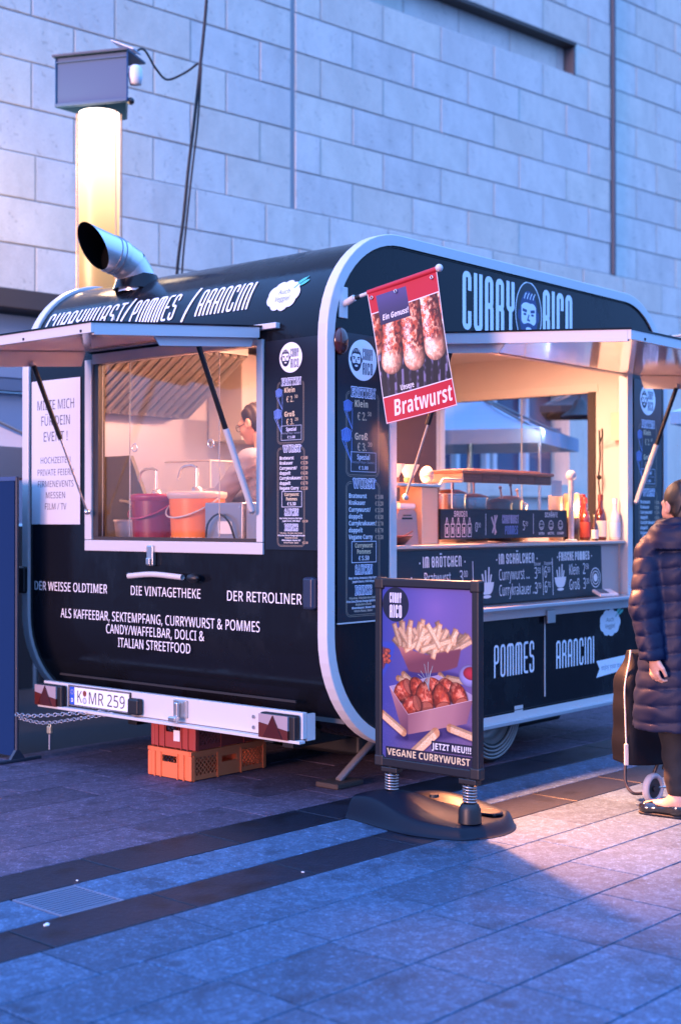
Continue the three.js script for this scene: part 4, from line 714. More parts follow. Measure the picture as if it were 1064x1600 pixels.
function sausagePaint(seedOff, tipAt) {                  // grilled skin: pale fat, red brown, char, wet glints
  return (s, t, f, px, py) => {
    const u = px + seedOff * 131, v = py + seedOff * 77, n1 = grainy(fbm, u, v, 420), n2 = grainy(n32, u, v * 0.7, 520), n3 = grainy(n128, u, v, 560), n4b = grainy(n16, u * 0.8, v, 460);
    let c = mixc([232, 178, 140], [176, 74, 44], smooth(0.32, 0.6, n1 + 0.22 * s * s)); c = mixc(c, [96, 28, 18], smooth(0.5, 0.74, n2 * 0.7 + n4b * 0.45) * 0.9); c = mixc(c, [44, 14, 12], smooth(0.66, 0.84, n4b * 0.6 + n3 * 0.45) * 0.85);
    c = mixc(c, [238, 186, 150], smooth(tipAt - 0.12, tipAt + 0.1, t) * 0.62);
    const nl = Math.max(0, 0.78 * f - 0.42 * s + 0.12), spec = Math.pow(clamp(0.86 * f - 0.5 * s), 10) * smooth(0.42, 0.66, n2 * 0.55 + n3 * 0.5);
    return scalec(c, 0.4 + 1.0 * nl).map((q, i) => q + spec * [235, 222, 212][i]);
  };
}
function fryPaint(k, blur) { return (s, t, f, px, py) => { const n = grainy(n64, px, py, 420), m = grainy(n128, px, py, 300), side = smooth(0.28, 0.42, s); let c = mixc([252, 222, 180], [232, 178, 126], n); c = mixc(c, scalec(c, 0.74), side); c = mixc(c, [172, 102, 56], smooth(0.8, 1, Math.abs(s)) * 0.45 + smooth(0.07, 0, Math.min(t, 1 - t)) * 0.5 + 0.25 * smooth(0.62, 0.8, m)); return scalec(c, k); }; }

// ------------------------------------------------------------------ flag on the corner
{
  const art = canvasTex(760, 1160, (x, W, H) => {
    x.fillStyle = '#15131b'; x.fillRect(0, 0, W, H);
    const p = painter(x, W, H);
    for (let i = 0; i < 12; i++) p.rod([i * 84 - 60, 560], [i * 78 - 90, 960], 19, 9, (q, t, f, px, py) => scalec(mixc([34, 32, 46], [122, 116, 150], f * smooth(0.25, 0.7, grainy(n16, px, py, 500))), 0.35 + 0.75 * f));
    p.rod([30, 190], [-6, 470], 92, 7, sausagePaint(4, 1.1)); p.rod([742, 170], [762, 540], 84, 7, sausagePaint(5, 1.2));
    p.rod([612, 180], [640, 630], 118, 3, sausagePaint(1, 0.86)); p.rod([238, 240], [152, 640], 116, 3, sausagePaint(2, 0.84)); p.rod([424, 220], [400, 662], 118, 3, sausagePaint(3, 0.88));
    p.grain(14); p.done();
    x.fillStyle = '#c8102e'; x.fillRect(0, 0, W, 190); x.fillStyle = '#eee'; x.fillRect(0, 188, W, 9);
    const g = x.createLinearGradient(0, 80, 0, 330); g.addColorStop(0, '#4d4a86'); g.addColorStop(1, '#262446'); x.fillStyle = g; x.fillRect(88, 52, 330, 260);
    words(x, 'Ein Genuss!', 112, 276, 66, '#fff', { font: 'sans-serif', weight: 'bold italic', max: 290 });
    x.fillStyle = '#c8102e'; x.fillRect(0, 935, W, 225); x.fillStyle = '#eee'; x.fillRect(0, 928, W, 9); x.fillRect(0, 0, 7, H); x.fillRect(W - 7, 0, 7, H); x.fillRect(0, 1150, W, 6);
    words(x, 'Unsere', 200, 910, 66, '#f4f4f4', { weight: 'bold', max: 150 });
    x.save(); x.transform(1, 0, -0.16, 1, 0, 0); words(x, 'Bratwurst', 262, 1108, 190, '#f7f4f2', { weight: 'bold', max: 640 }); x.restore();
  });
  const t = thing('flag_banner', 'red hanging bratwurst banner on a white pole at the trailer corner', 'banner', [0.12, 2.564, 0]);
  const dir = V(0, 0.095, 0.617).normalize(), dn = V(0, -0.66, 0.12), pole = white;
  const A = V(0, 0.0, 0.012), tip = V(0, 0.098, 0.6);
  part('pole', [bar(A.toArray(), tip.toArray(), 0.0095)], pole, t);
  part('knob', [ball(0, 0.099, 0.606, 0.019)], pole, t);
  part('bracket', [span(-0.04, 0.025, -0.085, 0.075, -0.001, 0.012, 0.004), bar([0, -0.012, 0.006], [0, 0.012, 0.075], 0.017)], white, t);
  part('grip', [bar([0, 0.012, 0.085], [0, 0.017, 0.115], 0.0125)], blackPlastic, t);
  const TL = V(0, 0.027, 0.166), TR = V(0, 0.094, 0.595), BR = V(0.0, -0.566, 0.712), BL = V(0.0, -0.637, 0.292), n = 24, pos = [], uv = [], idx = [];
  for (let j = 0; j <= n; j++) for (let i = 0; i <= n; i++) { const u = i / n, v = j / n, p = TL.clone().multiplyScalar((1 - u) * (1 - v)).addScaledVector(TR, u * (1 - v)).addScaledVector(BL, (1 - u) * v).addScaledVector(BR, u * v); pos.push(p.x - 0.011 * (1 - v * 0.6) + 0.012 * Math.sin(u * 3.1) * v + 0.006 * Math.sin(v * 5 + u * 2), p.y, p.z); uv.push(u, 1 - v); if (i < n && j < n) { const k = j * (n + 1) + i; idx.push(k, k + n + 1, k + 1, k + 1, k + n + 1, k + n + 2); } }
  const g = new THREE.BufferGeometry(); g.setAttribute('position', new THREE.Float32BufferAttribute(pos, 3)); g.setAttribute('uv', new THREE.Float32BufferAttribute(uv, 2)); g.setIndex(idx); g.computeVertexNormals();
  part('cloth', g, printed(art, 0.55, { color: new THREE.Color(0.78, 0.76, 0.76) }), t);
  part('sleeve', [bar([0, 0.027, 0.166], [0, 0.094, 0.595], 0.0145)], std(0.45, 0.012, 0.03, 0.6), t);
  part('eyelet', [[0.06, 0.05], [0.93, 0.05], [0.41, 0.06]].map(([u, v]) => { const p = TL.clone().multiplyScalar((1 - u) * (1 - v)).addScaledVector(TR, u * (1 - v)).addScaledVector(BL, (1 - u) * v).addScaledVector(BR, u * v); return new THREE.TorusGeometry(0.0075, 0.0025, 8, 18).rotateY(Math.PI / 2).translate(p.x - 0.014, p.y, p.z); }), steel, t);
  const t2 = thing('flag_holder', 'white flag holder with empty pole at the far right trailer corner', 'flag holder', [3.42, 2.7, 0]);
  part('bracket', [span(-0.03, 0.03, -0.08, 0.08, 0.001, 0.013, 0.004), bar([0, -0.01, 0.006], [0.02, 0.01, 0.08], 0.017)], white, t2);
  part('grip', [bar([0.02, 0.012, 0.085], [0.03, 0.017, 0.12], 0.0125)], blackPlastic, t2);
  part('pole', [bar([0.03, 0.017, 0.12], [0.2, 0.06, 0.62], 0.0095)], pole, t2);
}

// ------------------------------------------------------------------ pavement sign
{
  const poster = canvasTex(980, 1470, (x, W, H) => {
    let g = x.createLinearGradient(0, 0, W * 0.3, H); g.addColorStop(0, '#4a4f9c'); g.addColorStop(0.3, '#5f5898'); g.addColorStop(0.62, '#5c5090'); g.addColorStop(1, '#6a5878'); x.fillStyle = g; x.fillRect(0, 0, W, H);
    g = x.createRadialGradient(600, 160, 20, 600, 160, 700); g.addColorStop(0, 'rgba(160,120,190,.6)'); g.addColorStop(1, 'rgba(90,88,168,0)'); x.fillStyle = g; x.fillRect(0, 0, W, H * 0.7);
    { const q = x.createLinearGradient(0, 0, W, 0); q.addColorStop(0, 'rgba(40,62,160,.55)'); q.addColorStop(0.5, 'rgba(90,80,150,0)'); q.addColorStop(1, 'rgba(150,110,150,.35)'); x.fillStyle = q; x.fillRect(0, 0, W, H); }
    for (let i = 0; i < 4200; i++) { x.fillStyle = `rgba(${150 + 60 * rnd()},${120 + 60 * rnd()},${190 + 40 * rnd()},.25)`; x.fillRect(rnd() * W, H * (0.68 + 0.32 * rnd()), 2 + 3 * rnd(), 2 + 2 * rnd()); }
    const soft = (n, draw) => { x.save(); x.filter = `blur(${n}px)`; draw(); x.restore(); };
    soft(7, () => { x.fillStyle = '#3a4fb0'; x.beginPath(); x.moveTo(0, 470); x.lineTo(150, 480); x.lineTo(110, 620); x.lineTo(0, 790); x.fill(); x.fillStyle = '#6e3a44'; x.beginPath(); x.moveTo(0, 520); x.lineTo(96, 545); x.lineTo(20, 700); x.lineTo(0, 720); x.fill(); });
    soft(10, () => { x.fillStyle = 'rgba(40,28,80,.55)'; x.beginPath(); x.ellipse(560, 730, 330, 50, 0, 0, 7); x.fill(); x.beginPath(); x.ellipse(560, 1215, 420, 60, -0.18, 0, 7); x.fill(); });
    let p = painter(x, W, H); const R = (a, b, r, sft, k) => p.rod(a, b, r, sft, fryPaint(k), true);
    for (let i = 0; i < 14; i++) p.blob([10 + 70 * rnd(), 545 + 110 * rnd()], 22, 18, rnd() * 3, 5, (q, r, f) => scalec([176, 84, 62], 0.4 + 0.8 * f));
    for (let i = 0; i < 58; i++) { const bx = 200 + 600 * rnd(), by = 470 + 90 * rnd(), a = -Math.PI / 2 + (rnd() - 0.5) * 2.5, l = 110 + 130 * rnd(); R([bx, by], [bx + Math.cos(a) * l, Math.max(262, by + Math.sin(a) * l)], 25, 8, 0.66 + 0.4 * (i / 58)); }
    p.done();
    soft(4, () => { g = x.createLinearGradient(0, 500, 60, 720); g.addColorStop(0, '#cf9384'); g.addColorStop(0.5, '#b06c68'); g.addColorStop(1, '#7a434f'); x.fillStyle = g; x.beginPath(); x.moveTo(180, 505); x.lineTo(500, 560); x.lineTo(862, 486); x.lineTo(820, 640); x.quadraticCurveTo(560, 740, 300, 712); x.fill(); });
    p = painter(x, W, H);
    for (const [a, b, c, d] of [[250, 540, 620, 330], [560, 590, 640, 290], [300, 520, 310, 330], [700, 520, 820, 340], [430, 520, 760, 420], [640, 500, 500, 300], [380, 530, 470, 330]]) p.rod([a, b], [c, d], 26, 7, fryPaint(1.1), true);
    for (const [a, b, c, d] of [[180, 780, 420, 800], [240, 740, 380, 830], [800, 760, 890, 900], [720, 740, 960, 760], [640, 720, 720, 790]]) p.rod([a, b], [c, d], 27, 6, fryPaint(0.86), false);
    p.blob([950, 705], 112, 92, 0, 6, (q, r, f) => scalec([150, 146, 200], 0.6 + 0.5 * f)); p.blob([965, 684], 82, 54, 0, 6, (q, r, f) => scalec([176, 44, 62], 0.6 + 0.5 * f)); p.done();
    // tray with sliced sausage in front
    x.fillStyle = '#a99bb6'; x.beginPath(); x.moveTo(80, 855); x.lineTo(620, 720); x.lineTo(980, 860); x.lineTo(980, 930); x.lineTo(280, 1090); x.fill();
    soft(8, () => { x.fillStyle = '#4d2630'; x.beginPath(); x.moveTo(140, 885); x.lineTo(610, 775); x.lineTo(890, 880); x.lineTo(300, 1050); x.fill(); });
    p = painter(x, W, H);
    const chunk = (cx, cy, r, a, i) => {
      p.blob([cx + 8, cy + 14], r * 1.3, r * 0.95, a, 16, () => [58, 22, 26]);
      const body = sausagePaint(i * 3 + 7, 3), red = (q, s2, f, px, py) => mixc(body(s2 * 0.8 + 0.1, 0, f, px, py), [178 * (0.4 + 0.8 * f), 62 * (0.4 + 0.8 * f), 40 * (0.4 + 0.8 * f)], 0.5);
      p.blob([cx, cy], r * 1.3, r * 0.92, a, 2.5, red);
      const ex = cx + Math.cos(a) * r * 0.72, ey = cy + Math.sin(a) * r * 0.72;
      p.blob([ex, ey], r * 0.5, r * 0.84, a, 2.5, (q, s2, f, px, py) => { const e = Math.hypot(q, s2), n = grainy(n128, px, py, 260), m = grainy(n64, px, py, 300); let c = mixc([206, 122, 92], [164, 70, 48], n * 0.8 + 0.3 * m); c = mixc(c, [120, 38, 26], smooth(0.82, 0.96, e)); return scalec(mixc(c, [236, 190, 160], smooth(0.72, 0.9, n) * 0.5), 0.86 + 0.2 * (q < 0 ? 0.6 : -0.2)); });
    };
    [[560, 820, 80, 0.2], [720, 830, 84, 0.6], [240, 880, 92, -0.6], [830, 880, 92, 1.1], [400, 860, 90, 0.9], [470, 930, 104, 1.4], [650, 920, 100, 1.3], [330, 1000, 88, -0.4]].forEach((c, i) => chunk(...c, i)); p.done();
    x.lineCap = 'round'; for (const [a, b] of [[430, 700], [470, 640], [510, 620], [540, 690], [400, 730], [560, 650]]) { x.strokeStyle = '#76868a'; x.lineWidth = 6; x.beginPath(); x.moveTo(520, 860); x.quadraticCurveTo(505, 780, a, b); x.stroke(); x.strokeStyle = '#c3cfc8'; x.lineWidth = 2; x.stroke(); }
    g = x.createLinearGradient(90, 900, 290, 1180); g.addColorStop(0, '#b98488'); g.addColorStop(0.6, '#94606a'); g.addColorStop(1, '#744a5a'); x.fillStyle = g; x.beginPath(); x.moveTo(80, 855); x.lineTo(290, 1078); x.lineTo(290, 1250); x.lineTo(210, 1190); x.fill();
    g = x.createLinearGradient(300, 1000, 960, 1150); g.addColorStop(0, '#94626a'); g.addColorStop(0.35, '#bd8a88'); g.addColorStop(0.7, '#b27e82'); g.addColorStop(1, '#86596a'); x.fillStyle = g; x.beginPath(); x.moveTo(290, 1078); x.lineTo(980, 900); x.lineTo(920, 1100); x.lineTo(290, 1250); x.fill();
    x.strokeStyle = 'rgba(240,215,215,.8)'; x.lineWidth = 4; x.beginPath(); x.moveTo(82, 856); x.lineTo(290, 1079); x.lineTo(980, 901); x.stroke();
    soft(6, () => { x.strokeStyle = 'rgba(36,24,70,.6)'; x.lineWidth = 52; x.beginPath(); x.moveTo(20, 1136); x.lineTo(270, 1276); x.moveTo(316, 1462); x.lineTo(636, 1212); x.moveTo(722, 1176); x.lineTo(990, 1226); x.stroke(); });
    p = painter(x, W, H); p.rod([0, 1100], [238, 1236], 36, 4, fryPaint(1.04), false); p.rod([330, 1420], [590, 1206], 44, 3, fryPaint(1.08), false); p.rod([742, 1152], [1000, 1206], 36, 4, fryPaint(1.02), false); p.grain(10); p.done();
    // round emblem
    x.fillStyle = '#1c2238'; x.beginPath(); x.arc(150, 150, 148, 0, 7); x.fill(); tall(x, 'CURRY', 84, 48, 132, 88, 10, '#eef'); tall(x, 'RICO', 84, 152, 136, 112, 14, '#eef');
    x.fillStyle = '#26243a'; x.fillRect(545, 1275, 435, 90); words(x, 'JETZT NEU!!!', 556, 1345, 74, '#f3f1ee', { max: 412, weight: 'bold' });
    x.fillRect(40, 1372, 940, 98); words(x, 'VEGANE CURRYWURST', 54, 1446, 80, '#efd9a8', { max: 900, weight: 'bold' });
  });
  const t = thing('pavement_sign', 'black framed currywurst poster sign on a curved water base before the trailer', 'pavement sign', [0.02, 0, 0.62], 0.0);
  const frame = std(0.008, 0.009, 0.013, 0.35), b = new THREE.Group(); b.name = 'board'; t.add(b);
  const z0 = -0.315, z1 = 0.302, y0 = 0.262, y1 = 1.172;
  for (const [a, c] of [[y0, y0 + 0.045], [y1 - 0.042, y1]]) part('frame_rail', span(-0.022, 0.022, a, c, z0, z1, 0.008), frame, b);
  for (const [a, c] of [[z0 + 0.001, z0 + 0.043], [z1 - 0.043, z1 - 0.001]]) part('frame_rail', span(-0.0215, 0.0215, y0 + 0.03, y1 - 0.03, a, c, 0.008), frame, b);
  for (const [y, z] of [[y0, z0], [y0, z1], [y1, z0], [y1, z1]]) part('corner_cap', box(0, y + (y < 0.6 ? 0.026 : -0.026), z + (z < 0 ? 0.026 : -0.026), 0.048, 0.06, 0.06, 0.012), std(0.007, 0.007, 0.009, 0.5), b);
  part('poster', quad([-0.0125, y0 + 0.044, z0 + 0.042], [0, 0, z1 - z0 - 0.084], [0, y1 - y0 - 0.085, 0]), printed(poster, 0.3, { color: new THREE.Color(0.72, 0.72, 0.74) }), b);
  part('back_panel', span(-0.011, 0.011, y0 + 0.04, y1 - 0.04, z0 + 0.04, z1 - 0.04), blackPlastic, b);
  // base: one moulded shell, a crest running along it, both ends drawn out into low lobes
  const NA = 110, NB = 80, pos = [], idx = [], HL = 0.44, HD = 0.27;
  const gauss = (x, c, w) => Math.exp(-(((x - c) / w) ** 2));
  for (let j = 0; j <= NB; j++) for (let i = 0; i <= NA; i++) {
    const u = i / NA * 2 - 1, v = j / NB * 2 - 1;        // square to rounded outline
    const a = u * Math.sqrt(1 - v * v * 0.34), c = v * Math.sqrt(1 - u * u * 0.34), rim = Math.max(Math.abs(u), Math.abs(v)), wall = 1 - Math.pow(smooth(0.8, 1, rim), 1.7);
    const wave = 1 + 0.1 * Math.sin(a * 3.4 + 0.5) * (c < 0 ? 1 : 0.4);
    const crest = gauss(a, -0.3, 0.62) * gauss(c, -0.28 + 0.35 * a, 0.6), back = gauss(a, -0.05, 0.7) * gauss(c, 0.62, 0.34) * 0.62, dip = gauss(a, 0.62, 0.22) * gauss(c, 0.42, 0.24);
    const h = 0.05 + 0.1 * Math.max(crest, back) - 0.012 * dip;
    pos.push(c * HD * wave, 0.003 + h * wall, a * HL);
    if (i < NA && j < NB) { const k = j * (NA + 1) + i; idx.push(k, k + 1, k + NA + 1, k + 1, k + NA + 2, k + NA + 1); }
  }
  const g = new THREE.BufferGeometry(); g.setAttribute('position', new THREE.Float32BufferAttribute(pos, 3)); g.setIndex(idx); g.computeVertexNormals();
  const base = new THREE.Group(); base.name = 'base'; base.position.set(0.1, 0, -0.08); base.rotation.y = 0.0; t.add(base);
  const plastic = std(0.0025, 0.006, 0.016, 0.42, { specularIntensity: 0.4 });
  part('shell', g, plastic, base);
  part('handle_recess', [new RoundedBoxGeometry(0.075, 0.02, 0.13, 3, 0.009).translate(0.11, 0.064, 0.27)], std(0.006, 0.006, 0.008, 0.7), base);
  part('handle_rim', [new THREE.TorusGeometry(0.05, 0.008, 8, 30).scale(0.9, 1.4, 1).rotateX(Math.PI / 2).translate(0.11, 0.067, 0.27)], plastic, base);
  part('filler_cap', [new THREE.CylinderGeometry(0.022, 0.024, 0.014, 20).translate(0.02, 0.125, 0.02)], std(0.012, 0.012, 0.014, 0.5), base);
  for (const z of [-0.225, 0.235]) {
    const s = part('post', [bar([0, 0.09, z], [0, 0.27, z], 0.02), lathe([[0.055, 0.06], [0.052, 0.12], [0.04, 0.145], [0.03, 0.15], [0, 0.15]]).translate(0, 0, z), span(-0.024, 0.024, 0.235, 0.262, z - 0.05, z + 0.05, 0.006)], blackPlastic, t);
    const pts = []; for (let i = 0; i <= 90; i++) { const q = i / 90 * 6 * 2 * Math.PI; pts.push([Math.cos(q) * 0.03, 0.152 + i / 90 * 0.08, z + Math.sin(q) * 0.03]); }
    part('spring', [tube(pts, 0.0048, 150, 6)], std(0.35, 0.33, 0.33, 0.3, { metalness: 0.8 }), s);
  }
}

// ------------------------------------------------------------------ crates under the bumper
{
  const build = (label, color, label2) => {
    const t = thing('plastic_crate', label, 'crate', [0, 0, 0], 0), L = 0.6, W = 0.36, H = 0.165, m = std(...color, 0.55), w = 0.012;
    t.userData.group = 'plastic crates stacked under the trailer';
    part('rim', [span(0, L, H - 0.022, H, 0, w + 0.006, 0.002), span(0, L, H - 0.022, H, W - w - 0.006, W, 0.002), span(0, w + 0.006, H - 0.0222, H - 0.0002, w, W - w), span(L - w - 0.006, L, H - 0.0222, H - 0.0002, w, W - w)], m, t);
    part('floor', [span(0.004, L - 0.004, 0.004, 0.018, 0.004, W - 0.004)], m, t);
    for (const x of [0.003, L - 0.003 - w]) {              // short ends with a hand hole
      part('end_wall', [span(x, x + w, 0.018, 0.09, 0.02, W - 0.02), span(x, x + w, 0.09, H - 0.022, 0.02, 0.12), span(x, x + w, 0.09, H - 0.022, W - 0.12, W - 0.02), span(x, x + w, 0.128, H - 0.022, 0.12, W - 0.12)], m, t);
      for (const z of [0.06, 0.11, 0.25, 0.3]) part('rib', span(x < 0.1 ? x - 0.006 : x + w, x < 0.1 ? x : x + w + 0.006, 0.0, H - 0.023, z - 0.004, z + 0.004), m, t);
    }
    for (const z of [0.003, W - 0.003 - w]) {              // long sides with diamond lattice
      const gs = [];
      for (const [a, b] of [[0.03, 0.21], [0.39, 0.57]]) for (let k = -4; k < 10; k++) for (const s of [1, -1]) {
        let p = [a + k * 0.03, 0.028], q = [p[0] + 0.105, 0.133]; if (s < 0) { const y = p[1]; p[1] = q[1]; q[1] = y; }
        const cut = (u) => [p[0] + (q[0] - p[0]) * u, p[1] + (q[1] - p[1]) * u], u0 = clamp((a - p[0]) / 0.105), u1 = clamp((b - p[0]) / 0.105);
        if (u1 - u0 > 0.05) gs.push(bar([...cut(u0), z + w / 2], [...cut(u1), z + w / 2], 0.0035, 0.0035, 5));
      }
      part('lattice', gs, m, t).userData.kind = 'stuff';
      part('side_wall', [span(0.02, L - 0.02, 0.004, 0.03, z, z + w), span(0.02, L - 0.02, 0.13, H - 0.022, z, z + w), span(0.21, 0.39, 0.03, 0.08, z, z + w), span(0.21, 0.39, 0.115, 0.13, z, z + w), span(0.21, 0.24, 0.08, 0.115, z, z + w), span(0.36, 0.39, 0.08, 0.115, z, z + w)], m, t);
      for (const x of [0.024, 0.207, 0.393, 0.576]) part('rib', span(x - 0.006, x + 0.006, 0.0, H - 0.023, z < 0.1 ? z - 0.005 : z + w, z < 0.1 ? z : z + w + 0.005), m, t);
    }
    for (const [x, z] of [[0.014, 0.014], [0.014, W - 0.014], [L - 0.014, 0.014], [L - 0.014, W - 0.014]]) part('corner', box(x, H / 2 - 0.011, z, 0.03, H - 0.024, 0.03, 0.008), m, t);
    if (label2) part('paper_tag', span(-0.0085, -0.0065, 0.045, 0.105, 0.195, 0.245), std(0.7, 0.7, 0.7, 0.7), t);
    return t;
  };
  const a = build('orange plastic crate on the ground under the rear bumper', [0.75, 0.16, 0.05]); a.position.set(0.04, 0.001, -1.4);
  const b = build('dark red plastic crate with paper tag stacked on the orange crate', [0.32, 0.035, 0.025], true); b.position.set(0.055, 0.168, -1.39); b.rotation.y = 0.02;
}
// litter
for (const [label, x, z, r, s] of [['white scrap of paper on the dark paving band beside the drain grate', -2.11, 0.52, 0.4, 0.021], ['small white scrap on the upper dark paving band near the drain grate', -1.66, 0.12, 1.2, 0.01], ['white scrap on the lower dark paving band before the sign', -0.97, 0.72, 2.0, 0.01]]) {
  const g = new THREE.SphereGeometry(s, 9, 6).scale(1, 0.25, 0.6), P = g.attributes.position; for (let i = 0; i < P.count; i++) { const k = 0.75 + 0.25 * Math.sin(P.getX(i) * 300 + P.getZ(i) * 170); P.setXYZ(i, P.getX(i) * k, P.getY(i), P.getZ(i) * k); } g.computeVertexNormals();
  const t = thing('paper_scrap', label, 'litter', [x, s * 0.2, z], r); part('scrap', g, std(0.7, 0.7, 0.7, 0.8), t);
}

// ------------------------------------------------------------------ things in the kitchen window
const SILL = 1.346;
function bucket(label, pos, r, h, color, lid, handleColor, print) {
  const t = thing('sauce_bucket', label, 'bucket', pos, 0, 'sauce buckets behind the kitchen window'), body = print ? new THREE.MeshStandardMaterial({ map: print, roughness: 0.35 }) : std(...color, 0.35);
  part('pail', lathe([[0, 0], [r * 0.86, 0], [r * 0.9, 0.01], [r * 0.98, h * 0.9], [r * 0.98, h]], 40), body, t);
  part('lid', lathe([[0, h + 0.012], [r * 0.92, h + 0.012], [r * 0.94, h + 0.004], [r * 1.05, h + 0.008], [r * 1.06, h - 0.012], [r * 1.0, h - 0.03], [r * 0.985, h - 0.03]], 40), std(...lid, 0.35), t);
  part('handle', [tube(Array.from({ length: 13 }, (_, i) => { const a = -Math.PI / 2 + i / 12 * Math.PI; return [-Math.cos(a) * r * 1.1, h - 0.03 - Math.cos(a) * h * 0.42, Math.sin(a) * r * 1.06]; }), 0.005)], std(...handleColor, 0.4), t);
  const p = part('pump', [bar([0, h, 0], [0, h + 0.15, 0], 0.012), lathe([[0, 0.03], [0.03, 0.028], [0.035, 0]]).translate(0, h + 0.01, 0)], std(0.6, 0.55, 0.5, 0.25, { metalness: 0.6 }), t);
  part('spout', [tube([[0, h + 0.15, 0], [0, h + 0.165, -0.04], [-0.01, h + 0.15, -0.12], [-0.01, h + 0.09, -0.15]], 0.008, 24)], std(0.65, 0.6, 0.55, 0.2, { metalness: 0.7 }), p);
  return t;
}
bucket('dark red sauce bucket with pump between the white tub and orange bucket', [0.3, SILL, -1.62], 0.155, 0.25, [0.19, 0.006, 0.022], [0.26, 0.02, 0.045], [0.3, 0.02, 0.05]);
bucket('orange sauce bucket with white lid and lettering behind the kitchen window', [0.3, SILL, -1.27], 0.165, 0.26, [0.8, 0.28, 0.04], [0.5, 0.38, 0.33], [0.5, 0.4, 0.36], canvasTex(1024, 256, (x) => { x.fillStyle = '#d9701c'; x.fillRect(0, 0, 1024, 256); for (const k of [700]) { words(x, 'FRITES', k, 190, 74, '#f6e6d6', { weight: 'bold' }); } x.fillStyle = 'rgba(150,60,20,.6)'; for (let i = 0; i < 9; i++) x.fillRect(560, 60 + i * 18, 50 + 30 * (i % 3), 6); }));
{
  const t = thing('plastic_tub', 'small white plastic tub at the left end of the kitchen sill', 'tub', [0.3, SILL, -1.86]);
  part('tub', lathe([[0, 0], [0.085, 0], [0.098, 0.1], [0.1, 0.1]]), std(0.72, 0.6, 0.56, 0.4), t); part('lid', lathe([[0, 0.112], [0.1, 0.11], [0.106, 0.098]]), std(0.75, 0.62, 0.58, 0.35), t);
  const u = thing('spice_bottle', 'small clear bottle with yellow cap behind the red bucket', 'bottle', [0.42, SILL, -1.83]);
  part('bottle', lathe([[0, 0], [0.035, 0], [0.036, 0.14], [0.02, 0.175]]), std(0.6, 0.45, 0.3, 0.2), u); part('cap', lathe([[0.028, 0.17], [0.03, 0.215], [0, 0.22]]), std(0.8, 0.5, 0.05, 0.4), u);
  const w = thing('steel_warmer', 'grey steel food warmer box with rating plate and black cord behind the window', 'food warmer', [0.2, SILL, -1.1]);
  part('housing', [span(0, 0.32, 0, 0.205, 0, 0.3, 0.006), span(0.02, 0.3, 0, 0.2, 0.304, 0.56, 0.006)], std(0.42, 0.37, 0.36, 0.3, { metalness: 0.8 }), w);
  part('rating_plate', span(-0.003, -0.0005, 0.03, 0.1, 0.11, 0.22), std(0.6, 0.55, 0.52, 0.4), w);
  part('cord', [tube([[-0.02, 0.01, 0.03], [-0.03, 0.09, 0.06], [-0.03, 0.14, 0.14], [-0.03, 0.1, 0.22], [-0.02, 0.005, 0.26]], 0.006, 30)], rubber, w);
  part('screw', [[0.02, 0.02], [0.02, 0.28], [0.18, 0.28]].map(([y, z]) => bar([0.001, y, z], [-0.004, y, z], 0.006)), steel, w);
  const v = thing('steel_fryer', 'steel fryer with clear splash box at the back of the kitchen', 'fryer', [1.0, 1.236, -2.3]);
  part('housing', [span(0, 0.75, 0, 0.34, -0.08, 0.4, 0.008)], std(0.4, 0.37, 0.37, 0.3, { metalness: 0.85 }), v);
  part('control_strip', [span(-0.004, -0.001, 0.06, 0.13, 0.0, 0.36)], std(0.04, 0.06, 0.12, 0.3), v);
  part('splash_box', [span(0.02, 0.025, 0.342, 0.6, -0.05, 0.38), span(0.03, 0.72, 0.342, 0.6, 0.385, 0.39)], new THREE.MeshPhysicalMaterial({ color: 0xffffff, transmission: 1, roughness: 0.02, thickness: 0 }), v);
  part('box_edge', [bar([0.02, 0.604, -0.05], [0.02, 0.604, 0.385], 0.006), bar([0.02, 0.604, 0.388], [0.72, 0.604, 0.388], 0.006), bar([0.02, 0.342, 0.388], [0.02, 0.604, 0.388], 0.005)], std(0.75, 0.65, 0.6, 0.3), v);
  const p = thing('frying_pan', 'steel ladle handle rising from the pan left of the red bucket', 'ladle', [0.55, 1.236, -2.1]);
  part('handle', [tube([[0.05, 0.12, 0.1], [-0.02, 0.27, 0.06], [-0.06, 0.33, 0.0], [-0.08, 0.34, -0.06]], 0.01, 20)], steel, p); part('bowl', lathe([[0, 0], [0.05, 0.01], [0.07, 0.05], [0.07, 0.055], [0.045, 0.015], [0, 0.006]]).translate(0.08, 0.09, 0.12), steel, p);
  p.name = 'ladle';
}

